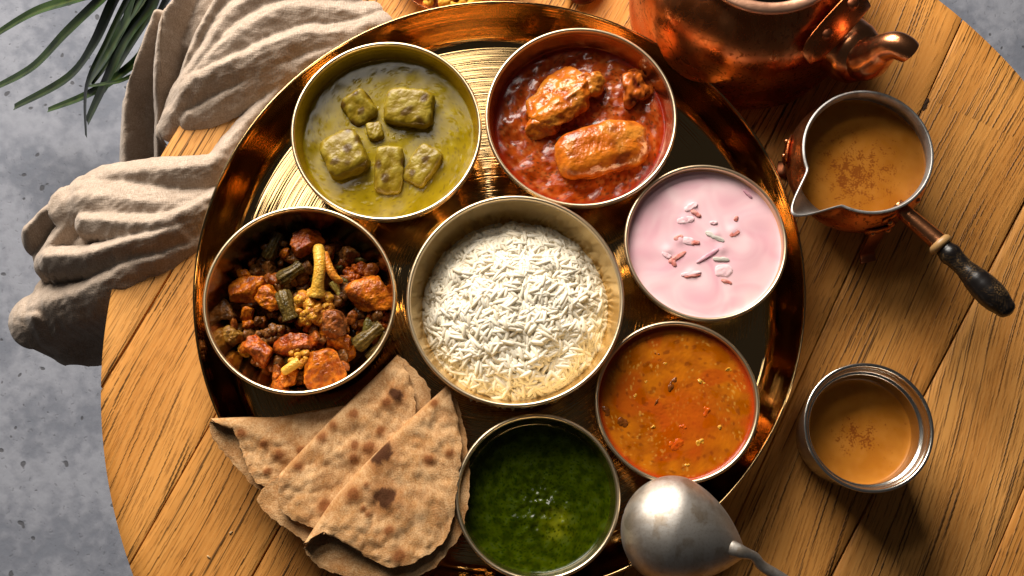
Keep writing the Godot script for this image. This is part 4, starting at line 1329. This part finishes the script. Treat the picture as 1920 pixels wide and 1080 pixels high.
func build_back_things() -> void:
	# little copper dish of spice crumbs peeping in at the top
	var c := Vector3(-.0399, 0, -.2275)
	var t := thing("spice_dish", c, "small copper dish of yellow crumbs behind the tray's far rim", "dish")
	var R := .0428
	part("body", lathe(smooth_line([Vector2(0, 0), Vector2(.022, 0), Vector2(.030, .003), Vector2(.037, .008), Vector2(R - .0006, .0130), Vector2(R, .0140), Vector2(R - .0006, .0146), Vector2(R - .0014, .0140), Vector2(.0360, .009), Vector2(.028, .005), Vector2(0, .003)], 4), c, 96), M.copper_bright, t)
	var st := start()
	var cf := func(p, b, _d): return mixc(Color(.50, .22, .015), Color(.66, .36, .05), .5 + b * 1.4)
	for k in 260:
		var a := rng.randf() * TAU
		var q := sqrt(rng.randf()) * .0375
		add_lump(st, c + Vector3(cos(a) * q, .009 + .006 * (1 - q * q / .0014) + rng.randf_range(-.001, .002), sin(a) * q), Vector3.ONE * rng.randf_range(.0016, .0034), rot(rng.randf() * 360, rng.randf() * 90, 0), 2.6, .0012, 420, cf, 4)
	tag(part("spice_crumbs", done(st), M.crumb), "yellow orange crumbs heaped in the small copper dish", "crumbs", "", "stuff")
	# dried chilli lying between the tray and the kettle
	t = thing("dried_chilli", Vector3(.0471, .004, -.2038), "dark red dried chilli lying on the table between tray and kettle", "chilli")
	var pts := smooth_line([Vector3(.0371, .004, -.2094), Vector3(.0434, .006, -.2019), Vector3(.0506, .006, -.2027), Vector3(.0596, .004, -.211), Vector3(.0642, .003, -.2172)], 5)
	var rr := []
	for i in pts.size():
		rr.append(.0052 * sin(PI * (i + 1.5) / (pts.size() + 2)))
	part("pod", tube(pts, rr, 16, 5, .12, func(p): return mixc(Color(.05, .008, .005), Color(.13, .018, .008), .5 + n3(p, 200))), M.wet, t)

func build_crumbs() -> void:
	var labels := ["pale bread crumb on the bare wood, the one nearer to the chapatis", "pale bread crumb on the bare wood, the one nearer to the table edge"]
	for k in 2:
		var m := lump([Vector3(-.1709, .0004, .1532), Vector3(-.1836, .0004, .1677)][k], Vector3(.0013, .0005, .0006), rot(40 - 70 * k), 2.4, .0004, 500, func(_p, u, _d): return mixc(Color(.40, .24, .10), Color(.55, .38, .2), .5 + u), 5)
		tag(part("bread_crumb", m, M.crumb), labels[k], "crumb", "bread crumbs on the table")

func build_palm() -> void:
	var t := thing("palm_plant", Vector3(-.3097, -.2, -.34), "narrow arching palm leaves above the floor beside the napkin", "plant")
	var blades := [
		[[Vector3(-.2708, -.12, -.3091), Vector3(-.319, -.14, -.2916), Vector3(-.3694, -.17, -.2931), Vector3(-.426, -.22, -.3062), Vector3(-.4918, -.28, -.3108)], .0034],
		[[Vector3(-.2644, -.1, -.2974), Vector3(-.3037, -.12, -.29), Vector3(-.3382, -.15, -.2825), Vector3(-.3859, -.2, -.2766), Vector3(-.4387, -.26, -.2723), Vector3(-.5006, -.32, -.2787)], .0036],
		[[Vector3(-.2686, -.1, -.2974), Vector3(-.302, -.12, -.2948), Vector3(-.3272, -.15, -.2825), Vector3(-.3617, -.2, -.2645), Vector3(-.4068, -.26, -.2607), Vector3(-.4887, -.34, -.2672)], .0038],
		[[Vector3(-.2686, -.1, -.2974), Vector3(-.2952, -.12, -.29), Vector3(-.3171, -.15, -.2825), Vector3(-.3504, -.2, -.2675), Vector3(-.3876, -.26, -.2528), Vector3(-.4153, -.34, -.2365)], .0024],
		[[Vector3(-.2751, -.12, -.3091), Vector3(-.2957, -.14, -.3012), Vector3(-.3145, -.17, -.2931), Vector3(-.347, -.22, -.286), Vector3(-.3824, -.27, -.2758), Vector3(-.4174, -.33, -.2775)], .0046],
		[[Vector3(-.2719, -.11, -.3032), Vector3(-.2835, -.13, -.2956), Vector3(-.3003, -.16, -.2829), Vector3(-.3368, -.21, -.2759), Vector3(-.3739, -.27, -.2625), Vector3(-.4116, -.33, -.2475)], .0046],
		[[Vector3(-.3184, -.24, -.2985), Vector3(-.3426, -.26, -.2807), Vector3(-.3575, -.27, -.2737), Vector3(-.3812, -.29, -.2687), Vector3(-.4171, -.32, -.2682), Vector3(-.464, -.36, -.2728)], .0030],
		[[Vector3(-.3142, -.22, -.2579), Vector3(-.3474, -.24, -.2517), Vector3(-.37, -.26, -.257), Vector3(-.3982, -.29, -.2677)], .0013],
		[[Vector3(-.2741, -.13, -.3149), Vector3(-.2868, -.15, -.3019), Vector3(-.3025, -.18, -.2984), Vector3(-.3298, -.22, -.2886), Vector3(-.3631, -.27, -.2811), Vector3(-.3903, -.31, -.2721)], .0038],
		[[Vector3(-.2784, -.13, -.3149), Vector3(-.2921, -.15, -.3019), Vector3(-.3125, -.18, -.2984), Vector3(-.3406, -.22, -.2937), Vector3(-.3669, -.26, -.2898)], .0042],
		[[Vector3(-.2659, -.12, -.2995), Vector3(-.2784, -.14, -.2868), Vector3(-.2944, -.17, -.2832), Vector3(-.3225, -.22, -.2808), Vector3(-.3497, -.27, -.2811)], .0040],
		[[Vector3(-.2828, -.13, -.3149), Vector3(-.3032, -.15, -.3019), Vector3(-.3235, -.18, -.2984), Vector3(-.3565, -.24, -.2802), Vector3(-.3992, -.3, -.2732)], .0030]]
	for b in blades:
		var pts := smooth_line(b[0], 7)
		var n := pts.size()
		var st := start()
		var side := []
		for i in n:
			var d: Vector3 = pts[mini(i + 1, n - 1)] - pts[maxi(i - 1, 0)]
			side.append(d.cross(Vector3.UP).normalized())
		for face in [1.0, -1.0]:
			add_grid(st, 6, n - 1, func(u, v):
				var i := int(round(v * (n - 1)))
				var w: float = 1.6 * b[1] * pow(sin(PI * clampf(.12 + .86 * (1.0 - v), 0, 1)), .6) if v > .5 else b[1] * 1.6
				var x: float = (u * 2 - 1) * face
				return pts[i] + side[i] * (x * w) + Vector3(0, absf(x) * w * .55 - .00015 * (1.0 - face), 0), func(u, v, p):
				var k := absf(u * 2 - 1)
				return mixc(mixc(Color(.008, .020, .005), Color(.034, .066, .012), .5 + n3(p, 60) + .3 * (k - .5)), Color(.12, .14, .04), smoothstep(.2, .0, k) * .4))
		part("leaf", done(st), M.leaf, t)
